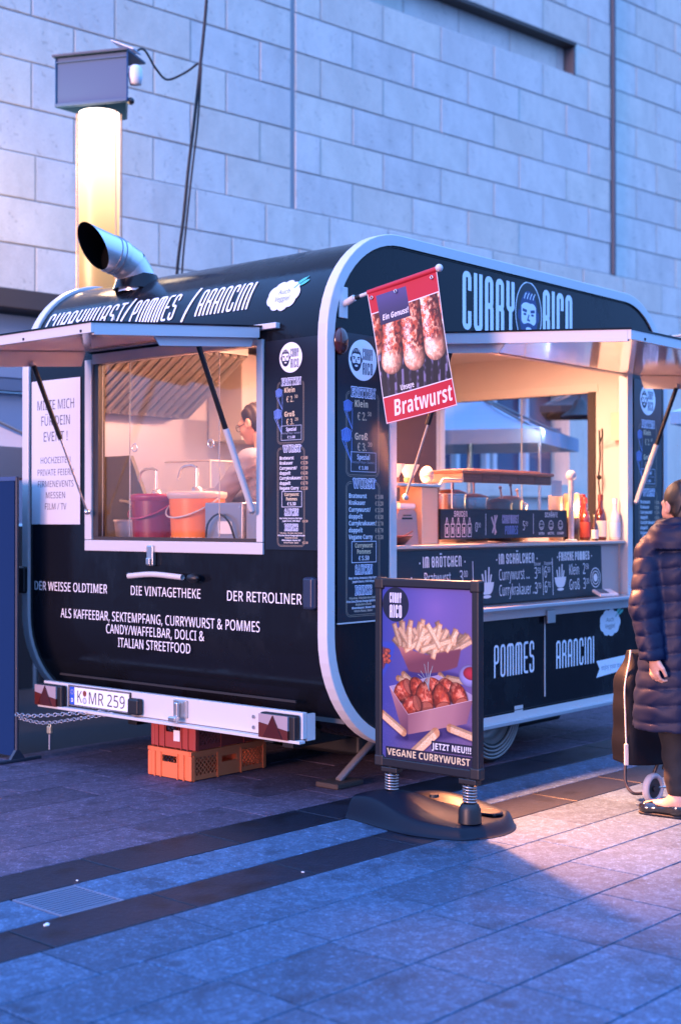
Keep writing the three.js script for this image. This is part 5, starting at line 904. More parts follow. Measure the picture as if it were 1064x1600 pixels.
// ------------------------------------------------------------------ things on the serving counter
const TOP = 1.3165;
const price = (x, n, sup, px, py, size, c, sx = 0.7) => { words(x, n, px, py, size, c, { sx }); words(x, sup, px + size * 0.58 * sx, py - size * 0.32, size * 0.5, c, { sx: sx * 1.05 }); };
const chalk = (w, h, draw) => canvasTex(w, h, (x) => { x.fillStyle = '#1a1c26'; x.fillRect(0, 0, w, h); for (let i = 0; i < 500; i++) { x.fillStyle = 'rgba(200,190,210,.02)'; x.fillRect(rnd() * w, rnd() * h, 30 + 80 * rnd(), 2 + 6 * rnd()); } draw(x, w, h); });
{
  const C = '#efdcd8', face = (x, cx, cy, r) => { x.strokeStyle = C; x.lineWidth = 5; x.beginPath(); x.arc(cx, cy, r, 0, 7); x.stroke(); x.beginPath(); x.arc(cx, cy + 4, r * 0.5, 0.3, 2.8); x.stroke(); x.fillStyle = C; for (const k of [-1, 1]) { x.beginPath(); x.arc(cx + k * r * 0.4, cy - r * 0.25, 4, 0, 7); x.fill(); } };
  const bowl = (x, cx, cy, k) => { x.save(); x.translate(cx, cy); x.scale(k, k); x.fillStyle = C; x.beginPath(); x.moveTo(-60, 0); x.lineTo(60, 0); x.quadraticCurveTo(50, 52, 20, 56); x.lineTo(-20, 56); x.quadraticCurveTo(-50, 52, -60, 0); x.fill(); x.beginPath(); x.ellipse(0, 66, 34, 8, 0, 0, 7); x.fill(); x.lineWidth = 11; x.strokeStyle = C; for (const [a, b] of [[-34, -40], [-8, -56], [22, -70], [40, -36]]) { x.beginPath(); x.moveTo(a * 0.7, 4); x.lineTo(a, b); x.stroke(); } x.restore(); };
  const tex = chalk(2000, 290, (x) => {
    tall(x, 'IM BRÖTCHEN', 235, 28, 330, 56, 9, C); tall(x, 'IM SCHÄLCHEN', 1000 - 90, 26, 350, 56, 9, C); tall(x, 'FRISCHE POMMES', 1520, 26, 340, 52, 9, C);
    for (const [a, b] of [[205, 56], [592, 56], [885, 54], [1285, 54], [1500, 52], [1880, 52]]) { x.fillStyle = C; x.fillRect(a, b, 9, 9); }
    words(x, 'Bratwurst ...', 240, 168, 84, C, { sx: 0.62, font: 'sans-serif' }); words(x, 'Krakauer ...', 240, 250, 84, C, { sx: 0.62 }); price(x, '3', '00', 545, 170, 92, C); price(x, '3', '20', 545, 252, 92, C); bowl(x, 120, 190, 0.9);
    x.fillStyle = C; x.fillRect(664, 60, 6, 215); bowl(x, 790, 175, 1.15);
    words(x, 'Currywurst ...', 905, 168, 82, C, { sx: 0.62 }); words(x, 'Currykrakauer ...', 905, 252, 82, C, { sx: 0.6 });
    words(x, 'Einzel', 1258, 98, 26, C); words(x, 'Doppelt', 1360, 96, 26, C);
    for (const [t, a, b] of [['3 50', 1258, 170], ['6 50', 1358, 168], ['3 70', 1258, 254], ['6 70', 1358, 252]]) price(x, ...t.split(' '), a, b, 88, C, 0.66);
    x.fillStyle = C; x.fillRect(1344, 100, 5, 165); x.fillRect(1446, 60, 6, 210); bowl(x, 1530, 170, 1.05);
    words(x, 'Klein', 1625, 160, 82, C, { sx: 0.64 }); words(x, 'Groß', 1625, 246, 82, C, { sx: 0.64 }); price(x, '2', '50', 1780, 160, 88, C); price(x, '3', '20', 1780, 246, 88, C);
    x.strokeStyle = C; x.lineWidth = 6; x.beginPath(); x.arc(1925, 185, 56, 0, 7); x.stroke(); x.beginPath(); x.arc(1925, 185, 38, 0, 7); x.stroke(); x.fillStyle = C; x.beginPath(); x.arc(1925, 185, 24, 0, 7); x.fill();
  });
  const t = thing('chalk_board', 'long black price board under the counter with three headings', 'price board', [0.56, 0.96, -0.02]);
  const g = new THREE.Group(); part('board', span(0, 2.19, 0.0, 0.325, -0.012, 0, 0.003), blackPlastic, t);
  part('price_print', quad([0.004, 0.003, 0.0015], [2.182, 0, 0], [0, 0.319, 0]), printed(tex, 0.5), t); t.rotation.x = -0.03;
  const t2 = thing('card_reader', 'small white payment terminal on the ledge right of the chalk prices', 'card reader', [2.62, 0.9585, 0.075], -0.3);
  part('case', [new RoundedBoxGeometry(0.16, 0.02, 0.09, 3, 0.008).rotateX(0.35).translate(0, 0.025, 0)], std(0.65, 0.6, 0.6, 0.35), t2); part('screen', new RoundedBoxGeometry(0.07, 0.004, 0.06, 2, 0.0015).rotateX(0.35).translate(-0.03, 0.0365, 0.004), std(0.1, 0.12, 0.15, 0.15), t2);
  // sauces panel in front of the glass box
  const tex2 = chalk(1370, 160, (x) => {
    tall(x, 'SAUCEN', 130, 8, 130, 32, 5, C); for (let i = 0; i < 5; i++) { x.strokeStyle = C; x.lineWidth = 5; const a = 42 + i * 56; x.strokeRect(a, 80, 36, 68); x.beginPath(); x.moveTo(a + 8, 80); x.lineTo(a + 16, 46); x.lineTo(a + 20, 46); x.lineTo(a + 28, 80); x.stroke(); x.fillStyle = C; x.fillRect(a + 12, 96, 12, 36); }
    price(x, '0', '50', 340, 122, 72, C); x.fillStyle = C; x.fillRect(448, 22, 5, 120);
    x.lineWidth = 14; x.strokeStyle = '#d8b0b0'; for (const [a, b, c, d] of [[510, 40, 560, 130], [570, 30, 520, 130], [545, 30, 548, 140]]) { x.beginPath(); x.moveTo(a, b); x.lineTo(c, d); x.stroke(); }
    tall(x, 'CURRYWURST', 625, 28, 180, 50, 6, '#b8a4c0'); tall(x, 'POMMES', 655, 90, 140, 50, 6, '#7f86c0'); price(x, '5', '50', 848, 116, 74, C); x.fillStyle = C; x.fillRect(968, 20, 5, 120);
    tall(x, 'SCHÄRFE', 1105, 12, 150, 30, 5, C); for (let i = 0; i < 3; i++) { face(x, 1065 + i * 112, 88, 26); words(x, ['EXTRA', 'MITTEL', 'SCHARF'][i], 1065 + i * 112, 144, 22, C, { align: 'center', weight: 'bold' }); }
  });
  const s = thing('sauce_counter_case', 'glass counter case with black sauces board and wooden top', 'display case', [1.12, TOP, -0.13]);
  part('front_board', span(0, 1.37, 0.025, 0.2, -0.012, 0, 0.003), blackPlastic, s); part('board_print', quad([0.002, 0.027, 0.0015], [1.366, 0, 0], [0, 0.171, 0]), printed(tex2, 0.5), s);
  const gl = new THREE.MeshPhysicalMaterial({ color: 0xffffff, transmission: 1, roughness: 0, thickness: 0 });
  part('front_glass', quad([0.12, 0.203, -0.006], [1.12, 0, 0], [0, 0.155, 0]), gl, s);
  part('glass_edge', [bar([0.04, 0.372, -0.01], [0.22, 0.372, -0.01], 0.006), bar([0.0, 0.33, -0.01], [0.04, 0.372, -0.01], 0.006), bar([0.12, 0.204, -0.006], [0.12, 0.355, -0.006], 0.003)], std(0.7, 0.62, 0.58, 0.25), s);
  const wd = dataTex(256, (u, v) => { const k = 0.75 + 0.5 * (n128(u * 0.06 + 0.3, v) - 0.5) + 0.4 * (n32(u * 0.1, v) - 0.5); return [0.3 * k, 0.13 * k, 0.085 * k]; }, true), woodMat = printed(wd, 0.55), pine = std(0.72, 0.5, 0.32, 0.5);
  const top = part('wooden_top', [span(0.2, 1.2, 0.412, 0.43, -0.3, 0.01, 0.003), span(0.36, 1.1, 0.431, 0.442, -0.26, -0.03, 0.003)], std(0.4, 0.17, 0.11, 0.5), s);
  for (let i = 0; i < 5; i++) part('plank', span(0.236 + i * 0.19, 0.236 + (i + 1) * 0.19 - 0.003, 0.357, 0.411, -0.016, -0.004, 0.002), woodMat, s);
  part('end_plank', span(0.222, 0.234, 0.357, 0.411, -0.28, -0.004, 0.002), pine, s);
  const potMat = [std(0.55, 0.5, 0.48, 0.22, { metalness: 0.85 }), std(0.5, 0.28, 0.16, 0.35, { metalness: 0.3 }), std(0.12, 0.06, 0.05, 0.4)];
  for (const [x, z, r, h, k] of [[0.36, -0.2, 0.1, 0.3, 0], [0.6, -0.22, 0.11, 0.28, 0], [0.83, -0.16, 0.08, 0.25, 2], [1.0, -0.2, 0.085, 0.27, 1], [1.15, -0.24, 0.07, 0.24, 0]]) {
    const p = part('steel_pot', lathe([[0, 0.004], [r, 0.004], [r, h - 0.02], [r * 1.05, h - 0.015], [r * 1.05, h], [r * 0.6, h + 0.018], [0, h + 0.022]], 26).translate(x, 0.0, z), potMat[k], s);
    part('ladle', [bar([x + r * 0.4, h, z], [x + r * 0.9, h + 0.09, z - 0.04], 0.006), ball(x + r * 0.9, h + 0.09, z - 0.04, 0.011)], potMat[(k + 1) % 3], p);
  }
  part('price_card', span(1.2, 1.32, 0.29, 0.39, -0.01, -0.008), std(0.75, 0.62, 0.58, 0.6), s);
  const k = thing('counter_post', 'white rail post with round knob right of the sauces board', 'post', [2.525, TOP, -0.12]);
  part('post', [bar([0, 0, 0], [0, 0.4, 0], 0.018)], std(0.7, 0.58, 0.55, 0.35), k); part('knob', ball(0, 0.425, 0, 0.034), std(0.75, 0.68, 0.66, 0.3), k); part('foot', lathe([[0, 0.014], [0.035, 0.012], [0.04, 0]]), std(0.7, 0.6, 0.56, 0.35), k);
  // cone stand on the left
  const c = thing('cone_stand', 'wooden stand with steel shelf at the left of the counter', 'stand', [0.66, TOP, -0.14]);
  part('upright', span(0.3, 0.45, 0.0, 0.322, -0.16, 0, 0.004), pine, c); part('upright_side', span(0.452, 0.468, 0.0, 0.322, -0.16, -0.002), std(0.4, 0.17, 0.1, 0.5), c);
  part('shelf', span(-0.1, 0.47, 0.324, 0.342, -0.2, 0.015, 0.003), steel, c); part('back_panel', span(0.0, 0.29, 0.06, 0.32, -0.2, -0.19), std(0.5, 0.14, 0.07, 0.5), c);
  const cone = thing('paper_cone', 'white paper cone on the steel shelf, leftmost, half behind the hatch strut', 'paper cone', [0.66, TOP + 0.343, -0.2], 0, 'paper cones on the shelf');
  part('cone', lathe([[0.008, 0], [0.06, 0.105], [0.056, 0.105], [0.006, 0.006]], 24), std(0.78, 0.72, 0.68, 0.7), cone); part('holder', [lathe([[0.025, 0], [0.03, 0.03], [0.027, 0.03]]), span(-0.04, 0.04, 0, 0.004, -0.04, 0.04)], std(0.4, 0.2, 0.12, 0.5), cone);
  copy(cone, 'white paper cone on the steel shelf, between two other cones', [0.79, TOP + 0.343, -0.2]); copy(cone, 'white paper cone on the steel shelf, rightmost, beside the round ball', [0.92, TOP + 0.343, -0.2]);
  const e = thing('shelf_ball', 'white round ball at the right end of the cone shelf', 'ball', [1.06, TOP + 0.343, -0.18]); part('ball', ball(0, 0.05, 0, 0.05, 0.8, 1, 0.8), std(0.45, 0.38, 0.36, 0.35), e); part('seam', new THREE.TorusGeometry(0.0405, 0.002, 6, 24).rotateX(Math.PI / 2).translate(0, 0.05, 0), steel, e);
  const nd = thing('napkin_dispenser', 'steel napkin dispenser on the counter left of the wooden upright', 'napkin dispenser', [0.72, TOP, -0.12]);
  part('case', [prism([[-0.02, 0], [0.19, 0], [0.17, 0.17], [0.15, 0.195], [0.02, 0.195], [0.0, 0.17]], 'z', -0.1, -0.004)], std(0.5, 0.32, 0.28, 0.35, { metalness: 0.7 }), nd); part('face_slot', [span(0.04, 0.13, 0.14, 0.15, -0.0035, -0.001), span(0.05, 0.12, 0.16, 0.166, -0.0035, -0.001)], blackPlastic, nd); part('napkin', [span(0.06, 0.2, 0.197, 0.23, -0.09, -0.03, 0.01)], std(0.8, 0.75, 0.72, 0.8), nd);
  const bw = thing('wooden_bowl', 'dark shallow bowl on the left end of the counter before the napkin dispenser', 'bowl', [0.66, TOP, -0.075]); part('bowl', lathe([[0, 0.0], [0.05, 0.002], [0.1, 0.04], [0.115, 0.05], [0.1, 0.052], [0.05, 0.015], [0, 0.012]], 30).scale(1, 1, 0.55), std(0.12, 0.03, 0.022, 0.35), bw); part('spoon', [tube([[-0.04, 0.03, 0.01], [0.06, 0.05, 0.0], [0.13, 0.075, 0]], 0.005, 12)], std(0.3, 0.12, 0.08, 0.5), bw);
  const ob = thing('orange_box', 'orange box with pale label standing behind the counter case', 'box', [1.45, TOP, -0.5]); part('case', span(-0.5, 0.32, 0, 0.245, -0.2, 0, 0.012), std(0.55, 0.15, 0.07, 0.5), ob); part('paper_label', span(0.0, 0.26, 0.05, 0.18, 0.001, 0.003), std(0.7, 0.5, 0.42, 0.6), ob);
  // candle jars and bottles at the right end
  const glowMat = new THREE.MeshStandardMaterial({ color: new THREE.Color(0.9, 0.6, 0.25), roughness: 0.3, emissive: new THREE.Color(1, 0.6, 0.2), emissiveIntensity: 1.3 });
  const jar = thing('candle_jar', 'tall glass jar with glowing yellow light, left of the bottles', 'candle jar', [2.66, TOP, -0.2], 0, 'glass jars on the counter');
  part('jar', lathe([[0.05, 0.15], [0.052, 0.3], [0.05, 0.31]], 24), std(0.75, 0.6, 0.42, 0.15, { transmission: 0.6, thickness: 0 }), jar); part('glow', lathe([[0, 0.15], [0.035, 0.155], [0.04, 0.2], [0.03, 0.25], [0, 0.27]], 20), glowMat, jar); part('dark_cup', lathe([[0, 0], [0.056, 0], [0.058, 0.15], [0, 0.15]], 24), std(0.03, 0.015, 0.018, 0.25), jar);
  const jl = new THREE.PointLight(new THREE.Color(1, 0.6, 0.25), 0.12); jl.position.set(0, 0.22, 0.075); jl.castShadow = true; jl.name = 'jar_light'; jar.add(jl);
  const j2 = thing('candle_jar', 'pale glass jar behind the white knob post', 'candle jar', [2.56, TOP, -0.26], 0, 'glass jars on the counter'); part('jar', lathe([[0, 0], [0.045, 0], [0.047, 0.29], [0.044, 0.3]], 24), std(0.75, 0.6, 0.48, 0.2, { transmission: 0.5, thickness: 0 }), j2); part('wax', lathe([[0, 0.005], [0.04, 0.005], [0.04, 0.16], [0, 0.165]], 20), std(0.75, 0.55, 0.3, 0.5), j2);
  const shape = [[0, 0], [0.032, 0], [0.034, 0.01], [0.034, 0.125], [0.028, 0.155], [0.014, 0.185], [0.0135, 0.24], [0, 0.24]];
  const bottle = (label, x, z, s, body, lab, cap, pos2) => { const o = thing('sauce_bottle', label, 'bottle', [x, TOP, z], rr(0, 2), 'bottles at the right end of the counter'); o.scale.setScalar(s); part('glass', lathe(shape, 24), std(...body, 0.1, { clearcoat: 1 }), o); part('paper_label', lathe([[0.0348, 0.02], [0.0348, 0.11]], 24), std(...lab, 0.6), o); part('cap', lathe([[0.0155, 0.222], [0.0155, 0.256], [0, 0.258]], 16), std(...cap, 0.4), o); };
  bottle('dark brown sauce bottle with red neck, leftmost of the bottles', 2.78, -0.17, 1.12, [0.1, 0.012, 0.01], [0.3, 0.03, 0.03], [0.35, 0.02, 0.02]);
  bottle('red sauce bottle with red cap between the dark bottles', 2.84, -0.22, 1.2, [0.45, 0.02, 0.02], [0.5, 0.08, 0.07], [0.5, 0.02, 0.02]);
  bottle('clear bottle with pale cap behind the red sauce bottle', 2.9, -0.3, 1.24, [0.7, 0.55, 0.5], [0.7, 0.6, 0.56], [0.75, 0.66, 0.62]);
  bottle('dark sauce bottle with white label, second from the right', 2.95, -0.15, 1.2, [0.1, 0.015, 0.012], [0.72, 0.64, 0.6], [0.15, 0.02, 0.02]);
  bottle('white bottle with pale blue label, rightmost on the counter', 3.0, -0.07, 1.1, [0.7, 0.62, 0.6], [0.55, 0.62, 0.72], [0.75, 0.7, 0.68]);
  bottle('small dark bottle with white label before the candle jar', 2.74, -0.07, 0.66, [0.05, 0.02, 0.02], [0.72, 0.66, 0.62], [0.03, 0.02, 0.02]);
  const lamp = thing('wall_cable', 'black cable and hook down the end window post inside the hatch', 'cable', [3.49, 1.4, -0.47]); part('cable', [tube([[0.0, 0, 0], [0.01, 0.2, 0.0], [-0.01, 0.35, 0.0], [0.01, 0.5, 0.0], [0.0, 0.7, 0.0]], 0.0065, 30), tube([[0, 0.6, 0], [-0.06, 0.66, 0.06], [-0.1, 0.7, 0.08]], 0.006, 12), ball(-0.02, 0.36, 0.01, 0.018)], rubber, lamp);
  part('note', span(-0.012, -0.01, 0.62, 0.82, 0.1, 0.2), std(0.7, 0.55, 0.42, 0.6), lamp);
}

// ------------------------------------------------------------------ people: distance fields meshed into one surface
const cap = (p, a, b, ra, rb) => { const bx = b[0] - a[0], by = b[1] - a[1], bz = b[2] - a[2], px = p[0] - a[0], py = p[1] - a[1], pz = p[2] - a[2], t = clamp((px * bx + py * by + pz * bz) / (bx * bx + by * by + bz * bz)); return Math.hypot(px - bx * t, py - by * t, pz - bz * t) - (ra + (rb - ra) * t); };
const ell = (p, c, r) => { const x = (p[0] - c[0]) / r[0], y = (p[1] - c[1]) / r[1], z = (p[2] - c[2]) / r[2], k = Math.hypot(x, y, z); return (k - 1) * Math.min(r[0], r[1], r[2]); };
const smin = (a, b, k) => { const h = Math.max(k - Math.abs(a - b), 0) / k; return Math.min(a, b) - h * h * k * 0.25; };
const union = (p, list, k) => list.reduce((d, f) => smin(d, f(p), k), 1e3);
function field(fn, c, half, res) {
  const mc = new MarchingCubes(res, undefined, false, false, 260000), n = mc.size; mc.isolation = 0;
  for (let z = 0; z < n; z++) for (let y = 0; y < n; y++) for (let x = 0; x < n; x++) mc.field[x + y * n + z * n * n] = -fn([c[0] + half * (x - mc.halfsize) / mc.halfsize, c[1] + half * (y - mc.halfsize) / mc.halfsize, c[2] + half * (z - mc.halfsize) / mc.halfsize]);
  mc.update();
  const g = new THREE.BufferGeometry(), k = mc.count;
  g.setAttribute('position', new THREE.BufferAttribute(mc.positionArray.slice(0, k * 3), 3));
  g.scale(half, half, half).translate(...c);
  const m = mergeVertices(g, 1e-5); m.computeVertexNormals();
  return m;
}
const seg = (a, b, ra, rb) => (p) => cap(p, a, b, ra, rb), blob = (c, r) => (p) => ell(p, c, r);
// a head looking along +z, chin at y = 0, crown at about 0.235
function headField(p) {
  let d = union(p, [blob([0, 0.145, -0.012], [0.076, 0.092, 0.096]), blob([0, 0.075, 0.025], [0.058, 0.075, 0.066]), blob([0, 0.028, 0.052], [0.032, 0.028, 0.034]), blob([-0.042, 0.085, 0.05], [0.025, 0.028, 0.03]), blob([0.042, 0.085, 0.05], [0.025, 0.028, 0.03]), blob([0, 0.135, 0.078], [0.05, 0.014, 0.018])], 0.03);
  d = smin(d, union(p, [seg([0, 0.12, 0.086], [0, 0.085, 0.108], 0.009, 0.013), blob([-0.011, 0.083, 0.1], [0.009, 0.008, 0.01]), blob([0.011, 0.083, 0.1], [0.009, 0.008, 0.01])], 0.01), 0.014);
  d = smin(d, union(p, [blob([0, 0.057, 0.086], [0.024, 0.007, 0.012]), blob([0, 0.046, 0.084], [0.02, 0.008, 0.012])], 0.004), 0.008);
  for (const s of [-1, 1]) { d = Math.max(d, -ell(p, [s * 0.033, 0.117, 0.098], [0.018, 0.011, 0.018])); d = smin(d, ell(p, [s * 0.033, 0.116, 0.079], [0.014, 0.0125, 0.013]), 0.004); d = smin(d, Math.max(ell(p, [s * 0.083, 0.112, -0.01], [0.012, 0.034, 0.022]), -ell(p, [s * 0.096, 0.114, -0.004], [0.01, 0.022, 0.012])), 0.006); }
  return d;
}
const skin = std(0.55, 0.29, 0.2, 0.5), skinMat2 = std(0.5, 0.27, 0.2, 0.5), hairMat = std(0.012, 0.009, 0.008, 0.55);
const place = (g, yaw, pos, pitch = 0) => g.rotateX(pitch).rotateY(yaw).translate(...pos);
// a hand: palm and five fingers from the wrist along +z, palm down (-y), thumb towards side s
function handField(p, s, curl) {
  const f = []; f.push(seg([0, 0, -0.02], [0, 0, 0.02], 0.024, 0.028));
  let d = ell(p, [0, 0, 0.045], [0.04, 0.015, 0.05]); d = smin(d, cap(p, [0, 0, -0.03], [0, 0, 0.02], 0.023, 0.022), 0.02);
  [[-0.03, 0.06, 0.0075], [-0.01, 0.072, 0.0085], [0.011, 0.068, 0.0085], [0.03, 0.054, 0.0078]].forEach(([x, L, r]) => {
    let q = [x * s * -1, 0, 0.075], a = 0, prev = q; for (let i = 0; i < 3; i++) { a += curl; const l = L * [0.45, 0.32, 0.26][i]; const n = [prev[0], prev[1] - Math.sin(a) * l, prev[2] + Math.cos(a) * l]; d = smin(d, cap(p, prev, n, r * (1 - i * 0.07), r * (0.93 - i * 0.07)), i ? 0.003 : 0.01); prev = n; }
  });
  const t0 = [s * 0.03, -0.004, 0.02], t1 = [s * 0.054, -0.014, 0.05], t2 = [s * 0.055, -0.028, 0.08]; d = smin(d, cap(p, t0, t1, 0.013, 0.0105), 0.012); d = smin(d, cap(p, t1, t2, 0.0105, 0.0085), 0.003);
  return d;
}
function frameTo(g, at, dir, up) { const z = V(...dir).normalize(), x = V(...up).cross(z).normalize(), y = z.clone().cross(x); return g.applyMatrix4(new THREE.Matrix4().makeBasis(x, y, z).setPosition(...at)); }

// ---- the customer, seen from behind at the right edge; local +z is where the person faces
{
  const t = thing('person', 'person in dark blue quilted long coat waiting at right edge, seen from behind', 'person', [1.06, 0, 1.395], Math.PI - 0.86);
  const FT = [[-0.14, 0.0, -0.155, 0.16], [0.035, -0.06, 0.165, 0.03]];   // heel x, z and toe x, z
  const legs = [0, 1].flatMap((i) => { const [hx, hz, tx, tz] = FT[i], kx = i ? 0.03 : -0.13; return [seg([i ? 0.06 : -0.1, 0.78, 0], [kx, 0.45, 0.01], 0.085, 0.06), seg([kx, 0.45, 0.01], [hx, 0.09, hz], 0.058, 0.038), seg([hx, 0.06, hz], [tx, 0.035, tz], 0.038, 0.028)]; });
  const trunk = [blob([0, 0.88, 0], [0.14, 0.16, 0.11]), blob([0, 1.08, 0], [0.13, 0.2, 0.1]), blob([0, 1.25, -0.01], [0.15, 0.12, 0.1]), seg([0, 1.3, -0.02], [0, 1.46, 0.01], 0.06, 0.052)];
  const arms = [[-1], [1]].flatMap(([s]) => [seg([s * 0.155, 1.32, -0.01], [s * 0.195, 1.03, -0.07], 0.05, 0.042), seg([s * 0.195, 1.03, -0.07], [s * 0.175, 0.8, -0.15], 0.042, 0.03)]);
  const body = field((p) => union(p, [...legs, ...trunk, ...arms], 0.05), [0, 0.8, 0], 0.84, 130);
  const yawHead = 0.35, headAt = [0.0, 1.405, 0.02], head = place(field(headField, [0, 0.12, 0], 0.15, 92), yawHead, headAt);
  const hands = [-1, 1].map((s) => frameTo(field((p) => handField(p, s, 0.55), [0, -0.02, 0.05], 0.12, 60), [s * 0.172, 0.785, -0.152], [0, -1, -0.1], [s, 0, -0.3]));
  part('body', [body, head, ...hands], skin, t);
  const inHead = (p) => { const c = Math.cos(-yawHead), s = Math.sin(-yawHead), x = p[0] - headAt[0], z = p[2] - headAt[2]; return [x * c + z * s, p[1] - headAt[1], -x * s + z * c]; };
  part('hair', field((p0) => { const p = inHead(p0); let d = union(p, [blob([0, 0.15, -0.022], [0.089, 0.1, 0.104]), blob([0, 0.075, -0.065], [0.075, 0.07, 0.05])], 0.03); d -= 0.0025 * Math.sin(p[0] * 240 + p[1] * 60) * Math.sin(p[1] * 35 + 1); return Math.max(d, p[2] - (0.03 + 0.35 * (p[1] - 0.13)), -ell(p, [0, 0.08, 0.1], [0.07, 0.1, 0.09])); }, [headAt[0], headAt[1] + 0.13, headAt[2] - 0.01], 0.15, 96), hairMat, t);
  // coat: quilted tubes round trunk and sleeves
  const ripple = (y, L) => Math.abs(Math.sin(Math.PI * y / L));
  const coatMat = std(0.003, 0.008, 0.032, 0.5, { specularIntensity: 0.4 });
  const coat = (p) => {
    const y = p[1], w = 0.172 + 0.06 * smooth(1.1, 0.45, y) - 0.05 * smooth(1.22, 1.4, y), dp = 0.17 + 0.045 * smooth(1.1, 0.5, y) - 0.06 * smooth(1.24, 1.42, y);
    let d = (Math.hypot(p[0] / w, p[2] / dp) - 1) * dp; d = Math.max(d, y - 1.37, 0.44 - y);
    const yy = y + 0.05 * p[0] * p[0] * 6 + 0.012 * Math.sin(p[0] * 9); d -= 0.0085 * Math.pow(ripple(yy, 0.082), 0.4) * smooth(1.4, 1.3, y) + 0.0022 * Math.sin(p[0] * 52 + 2 * Math.sin(y * 31)) * Math.sin(y * 27 + p[2] * 44 + 1.5 * Math.sin(p[0] * 19));
    return d;
  };
  const sleeve = (p, s) => { const a = [s * 0.15, 1.295, -0.01], b = [s * 0.195, 1.03, -0.075], c = [s * 0.178, 0.8, -0.14]; let d = smin(cap(p, a, b, 0.08, 0.072), cap(p, b, c, 0.072, 0.058), 0.03); d = Math.max(d, 0.785 - p[1]); return d - 0.0075 * Math.pow(ripple(p[1] + 0.02 * s + p[0] * 0.2, 0.074), 0.4) - 0.002 * Math.sin(p[0] * 60 + 2 * Math.sin(p[1] * 37)) * Math.sin(p[2] * 55 + p[1] * 21 + 1.5 * Math.sin(p[0] * 23)); };
  const collar = (p) => { const r = Math.hypot(p[0] * 0.95, p[2] + 0.005); return Math.max(Math.abs(r - (0.098 + 0.06 * smooth(1.44, 1.34, p[1]))) - 0.024, p[1] - 1.455 - 0.012 * Math.sin(p[0] * 30), 1.31 - p[1]); };
  const hoodRoll = (p) => { const q = Math.hypot(p[0] / 0.13, (p[2] + 0.03) / 0.12); return Math.hypot((q - 1) * 0.12, (p[1] - 1.385) * 0.8) - 0.032 - 0.004 * Math.sin(p[0] * 50); };
  part('coat', field((p) => smin(smin(smin(coat(p), smin(sleeve(p, -1), sleeve(p, 1), 0.01), 0.018), collar(p), 0.02), hoodRoll(p), 0.025), [0, 0.94, 0], 0.56, 150), coatMat, t);
  part('back_seam', [tube([[0.0, 1.25, -0.186], [0.0, 1.0, -0.2], [0.0, 0.75, -0.215], [0, 0.47, -0.228]], 0.003, 30)], std(0.01, 0.015, 0.04, 0.5), t);
  part('trousers', [field((p) => union(p, [seg([-0.1, 0.72, 0], [-0.13, 0.45, 0.0], 0.1, 0.085), seg([-0.13, 0.45, 0], [-0.14, 0.15, -0.0], 0.085, 0.065), seg([0.05, 0.72, 0], [0.03, 0.45, 0], 0.1, 0.085), seg([0.03, 0.45, 0], [0.032, 0.15, -0.05], 0.085, 0.062)], 0.03) - 0.003 * Math.sin(p[1] * 60 + p[0] * 30), [0, 0.45, 0], 0.42, 70)], std(0.006, 0.0065, 0.01, 0.8), t);
  for (const [hx, hz, tx, tz] of FT) {
    const mx = (hx + tx) / 2, mz = (hz + tz) / 2, L = 0.2, ux = (tx - hx), uz = (tz - hz), len = Math.hypot(ux, uz), along = (p) => ((p[0] - hx) * ux + (p[2] - hz) * uz) / len;
    const shoe = field((p) => Math.max(union(p, [blob([hx, 0.045, hz], [0.044, 0.05, 0.044]), seg([hx, 0.04, hz], [tx, 0.03, tz], 0.04, 0.034), blob([tx, 0.032, tz], [0.04, 0.034, 0.04])], 0.025), 0.012 - p[1], p[1] - 0.088 + 0.3 * Math.max(0, along(p) - 0.06)), [mx, 0.06, mz], 0.16, 70);
    const sh = part('shoe', [shoe], std(0.012, 0.012, 0.014, 0.12, { clearcoat: 1 }), t);
    part('sole', field((p) => Math.max(seg([hx, 0.008, hz], [tx, 0.008, tz], 0.046, 0.044)(p), p[1] - 0.0125, -p[1] + 0.0005), [mx, 0.02, mz], 0.16, 60), rubber, sh);
  }
}
